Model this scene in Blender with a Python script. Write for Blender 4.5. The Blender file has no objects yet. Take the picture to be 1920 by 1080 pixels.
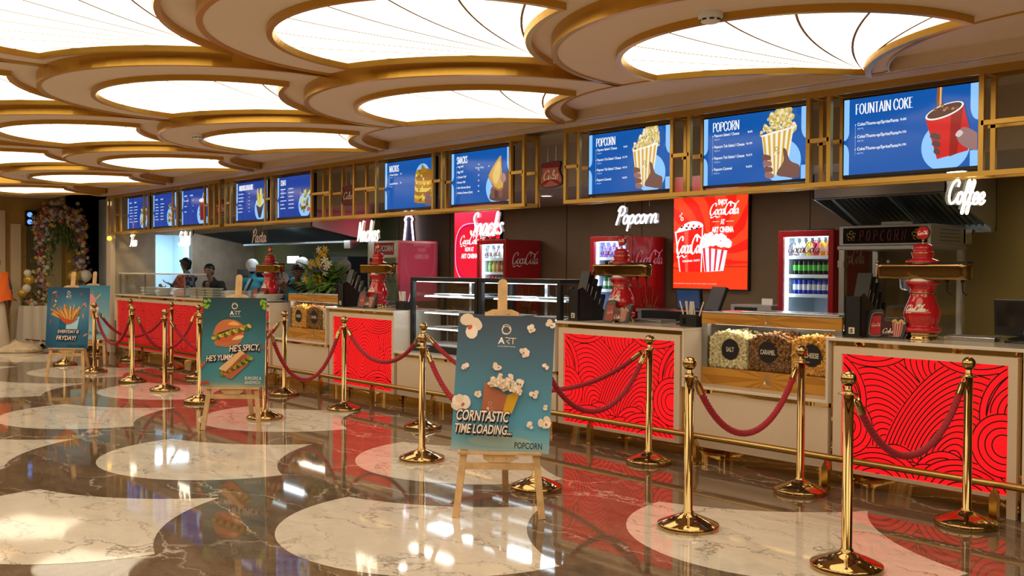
import bpy, bmesh, math, random
from mathutils import Vector, Matrix
R = math.radians
rnd = random.Random(7)
sc = bpy.context.scene
col = sc.collection

# ------------------------------------------------------------------ camera
CAM = Vector((0.0, 0.0, 1.5))
def cam_axes(yaw, pitch, roll):
    cy, sy = math.cos(yaw), math.sin(yaw)
    fw = Vector((-sy, cy, 0)); rt = Vector((cy, sy, 0)); up = Vector((0, 0, 1))
    cp, sp = math.cos(pitch), math.sin(pitch)
    fw, up = cp*fw + sp*up, -sp*fw + cp*up
    cr, sr = math.cos(roll), math.sin(roll)
    return fw, cr*rt + sr*up, -sr*rt + cr*up
FW, RT, UP = cam_axes(R(48.903), R(-0.971), R(0.391))
cd = bpy.data.cameras.new('camera'); cam = bpy.data.objects.new('camera', cd); col.objects.link(cam)
cd.sensor_width = 36.0; cd.lens = 1867.0/1920.0*36.0; cd.clip_end = 200
M = Matrix((RT, UP, -FW)).transposed().to_4x4(); M.translation = CAM
cam.matrix_world = M
sc.camera = cam
cd.dof.use_dof = False

# ------------------------------------------------------------------ world, exposure
sc.view_settings.view_transform = 'Standard'
sc.view_settings.look = 'None'
sc.view_settings.exposure = 0.0
sc.view_settings.gamma = 1.0
sc.view_settings.use_curve_mapping = False
w = bpy.data.worlds.new('world'); sc.world = w; w.use_nodes = True
w.node_tree.nodes['Background'].inputs[0].default_value = (1.0, 0.78, 0.5, 1)
w.node_tree.nodes['Background'].inputs[1].default_value = 0.12

PANEL_E = 2.6           # brightness of the glowing ceiling panels
def lamp(name, kind, loc, energy, color, size=0.1, rot=(0, 0, 0), size_y=None, spot=None):
    l = bpy.data.lights.new(name, kind); l.energy = energy; l.color = color
    if kind == 'AREA':
        l.size = size
        if size_y: l.shape = 'RECTANGLE'; l.size_y = size_y
    elif kind in ('POINT', 'SPOT'):
        l.shadow_soft_size = size
        if spot: l.spot_size = spot; l.spot_blend = 0.4
    o = bpy.data.objects.new(name, l); o.location = loc; o.rotation_euler = rot; col.objects.link(o)
    return o
# kitchen tubes behind the menu frame, the lit back room, warm downlights under the menu frame
KX = (-3.6, -6.0, -8.4, -10.8)
for x in KX:
    lamp('kitchen_lamp', 'AREA', (x, 8.0, 2.33), 10, (1.0, 0.85, 0.68), 0.9, size_y=0.12)
lamp('hood_lamp', 'AREA', (-14.4, 7.75, 1.99), 14, (0.75, 0.9, 1.0), 2.2, size_y=0.15)
lamp('kitchen_lamp', 'AREA', (-17.3, 7.8, 2.33), 9, (0.9, 0.95, 1.0), 0.6, size_y=0.2)
lamp('back_room_lamp', 'AREA', (-19.6, 7.9, 2.3), 60, (0.62, 0.86, 1.0), 1.4)
lamp('olive_wall_lamp', 'SPOT', (-2.2, 8.2, 2.3), 30, (1.0, 0.85, 0.35), 0.06, spot=R(120))
lamp('niche_lamp', 'SPOT', (-16.6, 6.0, 2.55), 40, (1.0, 0.72, 0.25), 0.05, rot=(0, R(42), 0), spot=R(80))

# ------------------------------------------------------------------ materials
def S(r, g, b):
    f = lambda c: (c/255/12.92) if c/255 <= 0.04045 else ((c/255+0.055)/1.055)**2.4
    return (f(r), f(g), f(b))
MATS = {}
def mat(name, c, rough=0.5, metal=0.0, emit=None, es=0.0, coat=0.0, trans=0.0, ior=1.45, spec=0.5, noise=None, bump=None, sheen=0):
    if name in MATS: return MATS[name]
    m = bpy.data.materials.new(name); m.use_nodes = True
    nt = m.node_tree; b = nt.nodes['Principled BSDF']
    b.inputs['Base Color'].default_value = (*c, 1); b.inputs['Roughness'].default_value = rough
    b.inputs['Metallic'].default_value = metal; b.inputs['IOR'].default_value = ior
    b.inputs['Specular IOR Level'].default_value = spec
    b.inputs['Coat Weight'].default_value = coat; b.inputs['Coat Roughness'].default_value = 0.05
    b.inputs['Transmission Weight'].default_value = trans
    if sheen: b.inputs['Sheen Weight'].default_value = sheen
    if emit: b.inputs['Emission Color'].default_value = (*emit, 1); b.inputs['Emission Strength'].default_value = es
    if noise or bump:
        tc = nt.nodes.new('ShaderNodeTexCoord')
    if noise:
        sc_, amt, det = noise
        n = nt.nodes.new('ShaderNodeTexNoise'); n.inputs['Scale'].default_value = sc_; n.inputs['Detail'].default_value = det
        nt.links.new(tc.outputs['Object'], n.inputs['Vector'])
        r = nt.nodes.new('ShaderNodeValToRGB')
        r.color_ramp.elements[0].color = (*[max(0, x*(1-amt)) for x in c], 1); r.color_ramp.elements[1].color = (*[min(1, x*(1+amt)) for x in c], 1)
        r.color_ramp.elements[0].position = 0.3; r.color_ramp.elements[1].position = 0.7
        nt.links.new(n.outputs['Fac'], r.inputs[0]); nt.links.new(r.outputs[0], b.inputs['Base Color'])
    if bump:
        sc_, st = bump
        n2 = nt.nodes.new('ShaderNodeTexNoise'); n2.inputs['Scale'].default_value = sc_
        nt.links.new(tc.outputs['Object'], n2.inputs['Vector'])
        bp = nt.nodes.new('ShaderNodeBump'); bp.inputs['Strength'].default_value = st; bp.inputs['Distance'].default_value = 0.01
        nt.links.new(n2.outputs['Fac'], bp.inputs['Height']); nt.links.new(bp.outputs[0], b.inputs['Normal'])
    MATS[name] = m
    return m
def glass(name, tint=(1, 1, 1), refl=1.0, rough=0.0):
    if name in MATS: return MATS[name]
    m = bpy.data.materials.new(name); m.use_nodes = True; nt = m.node_tree
    nt.nodes.remove(nt.nodes['Principled BSDF'])
    out = nt.nodes['Material Output']
    t = nt.nodes.new('ShaderNodeBsdfTransparent'); t.inputs[0].default_value = (*tint, 1)
    g = nt.nodes.new('ShaderNodeBsdfGlossy'); g.inputs['Roughness'].default_value = rough
    fr = nt.nodes.new('ShaderNodeFresnel'); fr.inputs[0].default_value = 1.45
    mu = nt.nodes.new('ShaderNodeMath'); mu.operation = 'MULTIPLY'; mu.inputs[1].default_value = refl
    ge = nt.nodes.new('ShaderNodeNewGeometry'); io = nt.nodes.new('ShaderNodeMath'); io.operation = 'MULTIPLY_ADD'
    io.inputs[1].default_value = 1/1.45-1.45; io.inputs[2].default_value = 1.45     # a thin pane: same reflection from both sides
    nt.links.new(ge.outputs['Backfacing'], io.inputs[0]); nt.links.new(io.outputs[0], fr.inputs[0])
    mx = nt.nodes.new('ShaderNodeMixShader')
    nt.links.new(fr.outputs[0], mu.inputs[0]); nt.links.new(mu.outputs[0], mx.inputs[0])
    nt.links.new(t.outputs[0], mx.inputs[1]); nt.links.new(g.outputs[0], mx.inputs[2]); nt.links.new(mx.outputs[0], out.inputs[0])
    MATS[name] = m
    return m
def art_mat(name, emit=0.0, rough=0.4, spec=0.5):
    """colours come from the printed picture itself (a colour attribute); emit > 0 for screens and light boxes"""
    if name in MATS: return MATS[name]
    m = bpy.data.materials.new(name); m.use_nodes = True; nt = m.node_tree; b = nt.nodes['Principled BSDF']
    a = nt.nodes.new('ShaderNodeAttribute'); a.attribute_name = 'ink'
    b.inputs['Roughness'].default_value = rough; b.inputs['Specular IOR Level'].default_value = spec
    if emit:
        b.inputs['Base Color'].default_value = (0.01, 0.01, 0.012, 1)
        nt.links.new(a.outputs['Color'], b.inputs['Emission Color']); b.inputs['Emission Strength'].default_value = emit
    else:
        nt.links.new(a.outputs['Color'], b.inputs['Base Color'])
    MATS[name] = m
    return m
def stone(name, base, vein, dark, rough, vs=1.6, width=0.02, amount=1.0, spec=0.5, cloud=0.25):
    if name in MATS: return MATS[name]
    m = bpy.data.materials.new(name); m.use_nodes = True; nt = m.node_tree; b = nt.nodes['Principled BSDF']
    N = nt.nodes.new; L = nt.links.new
    g = N('ShaderNodeNewGeometry')
    n1 = N('ShaderNodeTexNoise'); n1.inputs['Scale'].default_value = vs*0.8; n1.inputs['Detail'].default_value = 8; n1.inputs['Roughness'].default_value = 0.65
    L(g.outputs['Position'], n1.inputs['Vector'])
    ad = N('ShaderNodeVectorMath'); ad.operation = 'MULTIPLY_ADD'
    ad.inputs[1].default_value = (0.7, 0.7, 0.7)
    L(n1.outputs['Color'], ad.inputs[0]); L(g.outputs['Position'], ad.inputs[2])
    vo = N('ShaderNodeTexVoronoi'); vo.feature = 'DISTANCE_TO_EDGE'; vo.inputs['Scale'].default_value = vs
    mp = N('ShaderNodeMapping'); mp.inputs['Rotation'].default_value = (0, 0, R(35)); mp.inputs['Scale'].default_value = (0.45, 1.7, 1)
    L(ad.outputs[0], mp.inputs[0]); L(mp.outputs[0], vo.inputs['Vector'])
    cr = N('ShaderNodeValToRGB'); cr.color_ramp.elements[0].position = 0.0; cr.color_ramp.elements[1].position = width
    cr.color_ramp.elements[0].color = (amount, amount, amount, 1); cr.color_ramp.elements[1].color = (0, 0, 0, 1)
    L(vo.outputs['Distance'], cr.inputs[0])
    n2 = N('ShaderNodeTexNoise'); n2.inputs['Scale'].default_value = 2.3; n2.inputs['Detail'].default_value = 3
    L(g.outputs['Position'], n2.inputs['Vector'])
    r2 = N('ShaderNodeValToRGB'); r2.color_ramp.elements[0].position = 0.38; r2.color_ramp.elements[1].position = 0.60
    L(n2.outputs['Fac'], r2.inputs[0])
    mm = N('ShaderNodeMath'); mm.operation = 'MULTIPLY'; L(cr.outputs[0], mm.inputs[0]); L(r2.outputs[0], mm.inputs[1])
    n3 = N('ShaderNodeTexNoise'); n3.inputs['Scale'].default_value = 5; n3.inputs['Detail'].default_value = 9; n3.inputs['Roughness'].default_value = 0.7
    L(mp.outputs[0], n3.inputs['Vector'])
    r3 = N('ShaderNodeValToRGB'); r3.color_ramp.elements[0].position = 0.35; r3.color_ramp.elements[1].position = 0.7
    r3.color_ramp.elements[0].color = (*dark, 1); r3.color_ramp.elements[1].color = (*base, 1)
    L(n3.outputs['Fac'], r3.inputs[0])
    mx = N('ShaderNodeMixRGB'); L(mm.outputs[0], mx.inputs[0]); L(r3.outputs[0], mx.inputs[1]); mx.inputs[2].default_value = (*vein, 1)
    L(mx.outputs[0], b.inputs['Base Color'])
    b.inputs['Roughness'].default_value = rough; b.inputs['Specular IOR Level'].default_value = spec
    MATS[name] = m
    return m

IVORY = mat('ivory_laminate', (0.70, 0.56, 0.42), 0.35, noise=(160, 0.06, 2))
STONE_TOP = mat('worktop_stone', (0.74, 0.66, 0.55), 0.12, noise=(220, 0.05, 2))
SOFFIT = mat('soffit_paint', (0.80, 0.66, 0.52), 0.7)
GOLDP = mat('gold_paint', (0.62, 0.36, 0.06), 0.32, 0.85)
GOLDF = mat('gold_frame', (0.66, 0.40, 0.09), 0.34, 0.7)
BRASS = mat('polished_brass', (0.46, 0.31, 0.13), 0.07, 1.0)
RAILB = mat('rail_brass', (0.50, 0.32, 0.10), 0.25, 1.0)
MIRROR = mat('gold_mirror', (0.80, 0.56, 0.22), 0.03, 1.0)
STEEL = mat('brushed_steel', (0.60, 0.60, 0.60), 0.25, 1.0)
DSTEEL = mat('dull_steel', (0.42, 0.42, 0.43), 0.35, 1.0)
BLACK = mat('black_plastic', (0.012, 0.012, 0.013), 0.35)
BLACKG = mat('black_gloss', (0.008, 0.008, 0.01), 0.08)
WHITE = mat('white_paint', (0.8, 0.8, 0.78), 0.5)
REDG = mat('red_ceramic', (0.50, 0.012, 0.018), 0.08, coat=0.6)
REDP = mat('red_panel_paint', (0.36, 0.010, 0.016), 0.25, coat=0.3)
PINE = mat('pine_wood', (0.66, 0.42, 0.20), 0.45, noise=(14, 0.18, 5))
ROPE = mat('red_rope', (0.36, 0.012, 0.026), 0.75, sheen=0.1)
WHITEL = mat('white_led', (1, 1, 1), 0.4, emit=(0.78, 0.90, 1.0), es=9)
NEON = mat('neon_white', (1, 1, 1), 0.4, emit=(1.0, 0.86, 0.62), es=4)
NEONC = mat('neon_cool', (1, 1, 1), 0.4, emit=(0.95, 0.88, 1.0), es=4)
PANEL = mat('glowing_panel', (0.8, 0.75, 0.65), 0.5, emit=(1.0, 0.85, 0.61), es=PANEL_E)
SEAM = mat('panel_seam', (0.30, 0.16, 0.05), 0.5)
GLASS = glass('clear_glass', (0.97, 0.985, 0.985))
GLASSD = glass('dark_glass', (0.75, 0.75, 0.75))
SCREEN = art_mat('screen_picture', 1.05, 0.12, 0.3)
LIGHTBOX = art_mat('lightbox_print', 1.15, 0.3, 0.3)
PRINT = art_mat('printed_board', 0.0, 0.45, 0.3)
BROWN_FLOOR = stone('brown_marble', (0.215, 0.150, 0.098), (0.62, 0.54, 0.44), (0.10, 0.066, 0.042), 0.04, 1.3, 0.016, 0.9, 0.42)
WHITE_FLOOR = stone('white_marble', (0.74, 0.67, 0.58), (0.15, 0.12, 0.10), (0.60, 0.54, 0.46), 0.05, 2.6, 0.030, 0.95, 0.42)

# ------------------------------------------------------------------ mesh helpers
class MB:
    """collects boxes, prisms, tubes and lathes; build() links them as ONE mesh object"""
    def __init__(s): s.v = []; s.f = []; s.m = []; s.s = []; s.c = []
    def add(s, vs, fs, m=0, smooth=False, c=None):
        o = len(s.v); s.v += [tuple(p) for p in vs]
        for f in fs:
            s.f.append([i+o for i in f]); s.m.append(m); s.s.append(smooth); s.c.append(c)
        return s
    def box(s, x0, x1, y0, y1, z0, z1, m=0):
        if x0 > x1: x0, x1 = x1, x0
        if y0 > y1: y0, y1 = y1, y0
        if z0 > z1: z0, z1 = z1, z0
        vs = [(x, y, z) for x in (x0, x1) for y in (y0, y1) for z in (z0, z1)]
        return s.add(vs, [(0, 1, 3, 2), (4, 6, 7, 5), (0, 4, 5, 1), (2, 3, 7, 6), (0, 2, 6, 4), (1, 5, 7, 3)], m)
    def obox(s, c, ax, ay, az, hx, hy, hz, m=0):
        """box with centre c, axes ax ay az, half sizes"""
        c = Vector(c); ax = Vector(ax).normalized()*hx; ay = Vector(ay).normalized()*hy; az = Vector(az).normalized()*hz
        vs = [c+sx*ax+sy*ay+sz*az for sx in (-1, 1) for sy in (-1, 1) for sz in (-1, 1)]
        return s.add(vs, [(0, 1, 3, 2), (4, 6, 7, 5), (0, 4, 5, 1), (2, 3, 7, 6), (0, 2, 6, 4), (1, 5, 7, 3)], m)
    def prism(s, pts, d0, d1, fn, m=0, smooth=False):
        """outline pts (u,v) swept from d0 to d1; fn(u,v,d) -> xyz"""
        n = len(pts)
        vs = [fn(u, v, d0) for u, v in pts] + [fn(u, v, d1) for u, v in pts]
        s.add(vs, [tuple(range(n)), tuple(range(2*n-1, n-1, -1))], m)
        return s.add(vs, [(i, i+n, (i+1) % n+n, (i+1) % n) for i in range(n)], m, smooth)
    def tube(s, path, r, n=8, m=0, closed=False, caps=True):
        P = [Vector(p) for p in path]; k = len(P)
        rr = r if isinstance(r, (list, tuple)) else [r]*k
        T = []
        for i in range(k):
            a = P[(i-1) % k] if (i > 0 or closed) else P[i]; b = P[(i+1) % k] if (i < k-1 or closed) else P[i]
            t = (b-a); T.append(t.normalized() if t.length > 1e-9 else Vector((0, 0, 1)))
        nr = T[0].orthogonal().normalized(); vs = []
        for i in range(k):
            nr = (nr - T[i]*nr.dot(T[i]))
            nr = nr.normalized() if nr.length > 1e-6 else T[i].orthogonal().normalized()
            bn = T[i].cross(nr)
            for j in range(n):
                a = 2*math.pi*j/n; vs.append(P[i] + (nr*math.cos(a)+bn*math.sin(a))*rr[i])
        fs = []
        for i in range(k if closed else k-1):
            for j in range(n):
                a = i*n+j; b = i*n+(j+1) % n; c = ((i+1) % k)*n+(j+1) % n; d = ((i+1) % k)*n+j
                fs.append((a, b, c, d))
        s.add(vs, fs, m, True)
        if caps and not closed:
            s.add(vs[:n], [tuple(range(n-1, -1, -1))], m); s.add(vs[-n:], [tuple(range(n))], m)
        return s
    def lathe(s, prof, n=24, o=(0, 0, 0), m=0, sx=1, sy=1):
        vs = []; k = len(prof)
        for r, z in prof:
            for j in range(n):
                a = 2*math.pi*j/n; vs.append((o[0]+r*math.cos(a)*sx, o[1]+r*math.sin(a)*sy, o[2]+z))
        fs = [(i*n+j, i*n+(j+1) % n, (i+1)*n+(j+1) % n, (i+1)*n+j) for i in range(k-1) for j in range(n)]
        s.add(vs, fs, m, True)
        if prof[0][0] > 1e-5: s.add(vs[:n], [tuple(range(n-1, -1, -1))], m)
        if prof[-1][0] > 1e-5: s.add(vs[-n:], [tuple(range(n))], m)
        return s
    def ball(s, c, r, n=10, m=0, sc3=(1, 1, 1), c_=None):
        k = n//2+1
        prof = [(max(1e-6, math.sin(math.pi*i/k)), -math.cos(math.pi*i/k)) for i in range(k+1)]
        vs = []
        for a_, z in prof:
            for j in range(n):
                a = 2*math.pi*j/n; vs.append((c[0]+r*a_*math.cos(a)*sc3[0], c[1]+r*a_*math.sin(a)*sc3[1], c[2]+r*z*sc3[2]))
        return s.add(vs, [(i*n+j, i*n+(j+1) % n, (i+1)*n+(j+1) % n, (i+1)*n+j) for i in range(k) for j in range(n)], m, True, c_)
    def build(s, name, mats, parent=None, bevel=0, local=False, weld=False):
        me = bpy.data.meshes.new(name)
        o0 = Vector((0, 0, 0))
        if parent is not None and not local:
            q = parent
            while q is not None: o0 = o0 + q.location; q = q.parent
        me.from_pydata([Vector(p)-o0 for p in s.v], [], s.f)
        if not isinstance(mats, (list, tuple)): mats = [mats]
        for m in mats: me.materials.append(m)
        me.polygons.foreach_set('material_index', s.m); me.polygons.foreach_set('use_smooth', s.s)
        if any(c is not None for c in s.c):
            ca = me.color_attributes.new('ink', 'FLOAT_COLOR', 'CORNER')
            buf = []
            for p, c in zip(s.f, s.c):
                c = c or (1, 1, 1); buf += [c[0], c[1], c[2], 1.0]*len(p)
            ca.data.foreach_set('color', buf)
        me.update()
        o = bpy.data.objects.new(name, me); col.objects.link(o)
        if parent is not None: o.parent = parent
        if bevel:
            b = o.modifiers.new('bevel', 'BEVEL'); b.width = bevel; b.segments = 2; b.limit_method = 'ANGLE'
        return o

def tag(o, label=None, cat=None, group=None, kind=None):
    if label: o['label'] = label
    if cat: o['category'] = cat
    if group: o['group'] = group
    if kind: o['kind'] = kind
    return o
def thing(name, loc, label, cat, group=None, rz=0):
    o = bpy.data.objects.new(name, None); o.empty_display_size = 0.1; col.objects.link(o)
    o.location = loc; o.rotation_euler = (0, 0, rz)
    return tag(o, label, cat, group)
KIDS = {}
def copy_tree(o, parent=None):
    c = o.copy(); col.objects.link(c)
    if parent is not None: c.parent = parent
    for ch in list(o.children): copy_tree(ch, c)
    return c
def struct(mb, name, mats, bevel=0):
    o = mb.build(name, mats, None, bevel); o['kind'] = 'structure'; return o
def spline(pts, n=8, closed=False):
    P = [Vector(p) for p in pts]; k = len(P); out = []
    rng = range(k) if closed else range(k-1)
    for i in rng:
        p0 = P[(i-1) % k] if (closed or i > 0) else P[i]; p1 = P[i]; p2 = P[(i+1) % k]
        p3 = P[(i+2) % k] if (closed or i+2 < k) else P[i+1]
        for j in range(n):
            t = j/n
            out.append(0.5*((2*p1)+(p2-p0)*t+(2*p0-5*p1+4*p2-p3)*t*t+(3*p1-p0-3*p2+p3)*t**3))
    if not closed: out.append(P[-1])
    return out
# ------------------------------------------------------------------ scallop outline shared by floor inlay and ceiling panels
def isect(r, cx, cy, rc, lo, hi):
    f = lambda a: math.hypot(r*math.cos(a)-cx, r*math.sin(a)-cy)-rc
    for _ in range(60):
        m = (lo+hi)/2
        if f(lo)*f(m) <= 0: hi = m
        else: lo = m
    return (lo+hi)/2
def scallop(r, ox, oy, rc, n=40, k=16, ycut=None):
    """a disc of radius r with two bites of radius rc at (+-ox, oy): left tip, round front, right tip, back tip"""
    aB = isect(r, ox, oy, rc, -math.pi/2, math.pi/3)
    aA = math.pi-aB
    pts = []
    for i in range(n+1):
        a = aA+(2*math.pi+aB-aA)*i/n; pts.append((r*math.cos(a), r*math.sin(a)))
    yT = oy-math.sqrt(max(0, rc*rc-ox*ox))
    B = pts[-1]; a0 = math.atan2(B[1]-oy, B[0]-ox); a1 = math.atan2(yT-oy, -ox)
    if a0 < 0: a0 += 2*math.pi
    if a1 < 0: a1 += 2*math.pi
    right = [(ox+rc*math.cos(a0+(a1-a0)*i/k), oy+rc*math.sin(a0+(a1-a0)*i/k)) for i in range(1, k+1)]
    left = [(-x, y) for x, y in right[:-1]][::-1]
    out = pts+right+left
    if ycut is not None: out = [(x, min(y, ycut)) for x, y in out]
    return out, yT

# ------------------------------------------------------------------ floor: brown marble with white scallop inlays, one mesh
fl = MB()
fl.add([(-24, -9, 0), (8, -9, 0), (8, 9.2, 0), (-24, 9.2, 0)], [(0, 1, 2, 3)], 0)
sh, _ = scallop(1.01, 1.43, 1.47, 1.60)
for r_ in range(-5, 2):
    cy = 3.58+1.49*r_
    for k in range(-5, 9):
        cx = (-4.64 if r_ % 2 == 0 else -3.24)-2.92*k
        if cx < -20.5 or cx > 7: continue
        fl.add([(cx+x, cy+y, 0.0009) for x, y in sh], [tuple(range(len(sh)))], 1)
struct(fl, 'floor', [BROWN_FLOOR, WHITE_FLOOR])

# ------------------------------------------------------------------ ceiling
ZR = lambda r_: 2.785-0.085*(r_-1)          # underside of each row, one step higher per row away from the counter
ce = MB()
ce.add([(-24, -9, 3.5), (-24, 9.2, 3.5), (8, 9.2, 3.5), (8, -9, 3.5)], [(0, 1, 2, 3)], 0)
ce.add([(-21.0, 4.4, 2.872), (-21.0, 6.05, 2.872), (8, 6.05, 2.872), (8, 4.4, 2.872)], [(0, 1, 2, 3)], 0)
for r_ in range(-5, 1):
    yb = 3.58+1.47*r_; z = ZR(r_)+0.08
    ce.add([(-21.0, yb-0.5, z), (-21.0, yb+1.2, z), (8, yb+1.2, z), (8, yb-0.5, z)], [(0, 1, 2, 3)], 0)
RPL, CRC = 1.425, 1.45
LIT, yT = scallop(1.0, 1.43, 1.47, 1.60)
TRM, _ = scallop(1.045, 1.43, 1.47, 1.555)
TRM2, _ = scallop(1.012, 1.43, 1.47, 1.59)
def ring_pts(r_):
    if r_ == 1:
        p, _ = scallop(RPL, 1.43, 1.47, CRC, 56, 18)
        return p
    return [(RPL*math.cos(2*math.pi*i/72), RPL*math.sin(2*math.pi*i/72)) for i in range(72)]
def seams(cx, cy, z):
    """curved joints fanning out from the back tip of the panel"""
    m = MB(); T = Vector((0, yT-0.015, 0))
    n = 9
    for i in range(1, n):
        a = R(180-8)+ (R(360+8)-R(180-8))*i/n
        e = Vector((0.995*math.cos(a), 0.995*math.sin(a), 0))
        mid = (T+e)/2 + Vector((0.34*(e.y-T.y)*0.35+0.03, -0.10, 0))
        q = [T+(mid-T)*2*t*(1-t)*1.0 + (e-T)*t*t for t in [j/14 for j in range(15)]]
        q = [(1-t)**2*T+2*t*(1-t)*mid+t*t*e for t in [j/14 for j in range(15)]]
        w_ = 0.0068
        L_, R_ = [], []
        for j, p in enumerate(q):
            d = (q[min(j+1, 14)]-q[max(j-1, 0)]).normalized(); nn = Vector((-d.y, d.x, 0))*w_*min(1, 0.3+j/6)
            L_.append(p+nn); R_.append(p-nn)
        vs = [(cx+p.x, cy+p.y, z) for p in L_+R_]
        m.add(vs, [(j, j+1, 15+j+1, 15+j) for j in range(14)], 0)
    return m
def ceiling_parts(cx, cy, r_, frame, soff, diff, seam):
    z = ZR(r_)
    rp = ring_pts(r_); n = len(rp)
    if r_ == 1: rp = [(x, min(y, 5.99-cy)) for x, y in rp]
    # soffit plate with a hole: bridge between plate outline and trim outline by a flat plate just above the diffuser
    soff.add([(cx+x, cy+y, z+0.004) for x, y in rp], [tuple(range(n))], 0)
    e = 0.034; top = z+0.092
    outer = [(cx+x, cy+y) for x, y in rp]
    inner = [(cx+x*(1-e/RPL), cy+y*(1-e/RPL)) for x, y in rp]
    vs = [(x, y, z-0.006) for x, y in outer]+[(x, y, top) for x, y in outer]+[(x, y, z-0.006) for x, y in inner]+[(x, y, z+0.004) for x, y in inner]
    frame.add(vs, [(i, (i+1) % n, n+(i+1) % n, n+i) for i in range(n)]+[(2*n+i, 2*n+(i+1) % n, (i+1) % n, i) for i in range(n)]+[(3*n+i, 3*n+(i+1) % n, 2*n+(i+1) % n, 2*n+i) for i in range(n)], 0)
    k = len(LIT)
    to = [(cx+x, cy+y) for x, y in TRM]; ti = [(cx+x, cy+y) for x, y in LIT]; tm = [(cx+x, cy+y) for x, y in TRM2]
    vs = [(x, y, z+0.004) for x, y in to]+[(x, y, z-0.034) for x, y in to]+[(x, y, z-0.034) for x, y in tm]+[(x, y, z) for x, y in ti]
    frame.add(vs, [(a*k+i, a*k+(i+1) % k, (a+1)*k+(i+1) % k, (a+1)*k+i) for a in range(3) for i in range(k)], 0)
    diff.add([(x, y, z+0.001) for x, y in ti], [tuple(range(k-1, -1, -1))], 0)
def in_view(p):
    d = Vector(p)-CAM; zc = d.dot(FW)
    if zc < 0.3: return False
    x = 960+1867*d.dot(RT)/zc; y = 540-1867*d.dot(UP)/zc
    return -10 < x < 1930 and -10 < y < 560
ROWN = {1: 'nearest the menu', 0: 'second from menu', -1: 'third from menu', -2: 'fourth from menu', -3: 'fifth from menu', -4: 'sixth from the menu frame', -5: 'seventh from the menu frame'}
ORD = ['first', 'second', 'third', 'fourth', 'fifth', 'sixth', 'seventh', 'eighth']
XC = {1: [2.35, -0.46, -3.30, -6.12, -8.97, -11.85, -14.7, -17.5], 0: [1.05, -1.85, -4.72, -7.62, -10.5, -13.4, -16.3, -19.2]}
rest = [MB(), MB(), MB()]
for r_ in range(1, -6, -1):
    cy = {1: 5.06, 0: 3.60, -1: 2.10}.get(r_, 2.10+1.47*(r_+1))
    nvis = 0
    base = XC.get(r_, XC[1 if r_ % 2 else 0])
    off = 0 if r_ in (0, 1) else (-0.10 if r_ % 2 else 0.0)
    for cx in base+[3.9+1.2*(r_ % 2)]:
        cx += off
        if cx < -19.6: continue
        vis = any(in_view((cx+x, cy+y, ZR(r_))) for x, y in LIT[::4])
        if vis:
            t = thing('ceiling_light', (cx, cy, ZR(r_)), 'glowing scallop ceiling panel, %s from the right in the row %s' % (ORD[nvis], ROWN[r_]), 'ceiling light', 'scallop ceiling lights')
            nvis += 1
            fr, so, di = MB(), MB(), MB()
            ceiling_parts(cx, cy, r_, fr, so, di, None)
            so.build('soffit', SOFFIT, t); fr.build('rim', GOLDP, t)
            dd = di.build('diffuser', PANEL, t); seams(cx, cy, ZR(r_)-0.0008).build('joint_lines', SEAM, dd)
        else:
            ceiling_parts(cx, cy, r_, rest[1], rest[0], rest[2], None)
struct(ce, 'ceiling', [SOFFIT])
struct(rest[0], 'ceiling', SOFFIT); struct(rest[1], 'ceiling', GOLDP); struct(rest[2], 'ceiling', PANEL)

# smoke detectors and sprinkler heads under the ceiling rims
def detector(x, y, z, label, s=1.0):
    t = thing('smoke_detector', (x, y, z), label, 'smoke detector', 'smoke detectors on the ceiling')
    MB().lathe([(0.062*s, 0.0), (0.062*s, -0.026*s), (0.055*s, -0.03*s)], 24, (x, y, z)).build('base', WHITE, t)
    MB().lathe([(0.050*s, -0.03*s), (0.048*s, -0.045*s), (0.03*s, -0.052*s), (1e-5, -0.053*s)], 24, (x, y, z)).build('dome', WHITE, t)
    m = MB()
    for i in range(8):
        a = i*math.pi/4; c = Vector((x+0.0492*s*math.cos(a), y+0.0492*s*math.sin(a), z-0.038*s))
        m.obox(c, (-math.sin(a), math.cos(a), 0), (math.cos(a), math.sin(a), 0), (0, 0, 1), 0.011*s, 0.002*s, 0.004*s)
    m.build('vent_slots', BLACK, t)

# cornice above the menu frame: ivory step, grooved soffit, back bulkhead, kitchen ceiling
co = MB()
co.box(-18.2, 6, 5.99, 6.03, 2.785, 2.90)
co.box(-18.2, 6, 6.02, 6.24, 2.785, 2.83)
for i in range(5): co.box(-18.2, 6, 6.04+i*0.035, 6.055+i*0.035, 2.778, 2.79)
struct(co, 'trim_1', IVORY)
bh = MB(); bh.box(-18.2, 6, 6.50, 7.06, 2.80, 2.85); bh.box(-18.2, 6, 7.05, 7.088, 2.36, 2.80)
struct(bh, 'trim_2', mat('bulkhead_paint', (0.55, 0.46, 0.34), 0.6))
kc = MB(); kc.box(-18.2, 6, 7.09, 9.1, 2.362, 2.40)
struct(kc, 'ceiling', mat('kitchen_ceiling', (0.50, 0.44, 0.42), 0.25))
KW = mat('wall_panel_brown', (0.175, 0.115, 0.064), 0.5, noise=(1.2, 0.12, 3))
wb = MB(); wb.box(-24, 6, 9.1, 9.2, 0, 2.6, 0)
for x in (-4.0, -5.75, -8.05, -9.35, -11.85, -13.2): wb.box(x-0.004, x+0.004, 9.094, 9.1, 0, 2.4, 1)
wb.box(-18.2, -13.2, 9.092, 9.1, 0, 2.4, 2); wb.box(-4.9, 6, 9.092, 9.1, 0, 2.4, 3)
struct(wb, 'wall_back', [KW, BLACK, mat('wall_olive_green', (0.20, 0.21, 0.085), 0.55), mat('wall_brown_warm_lit', (0.24, 0.17, 0.045), 0.5)])  # last colour: warm light on the right stretch, put into the wall colour
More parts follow.
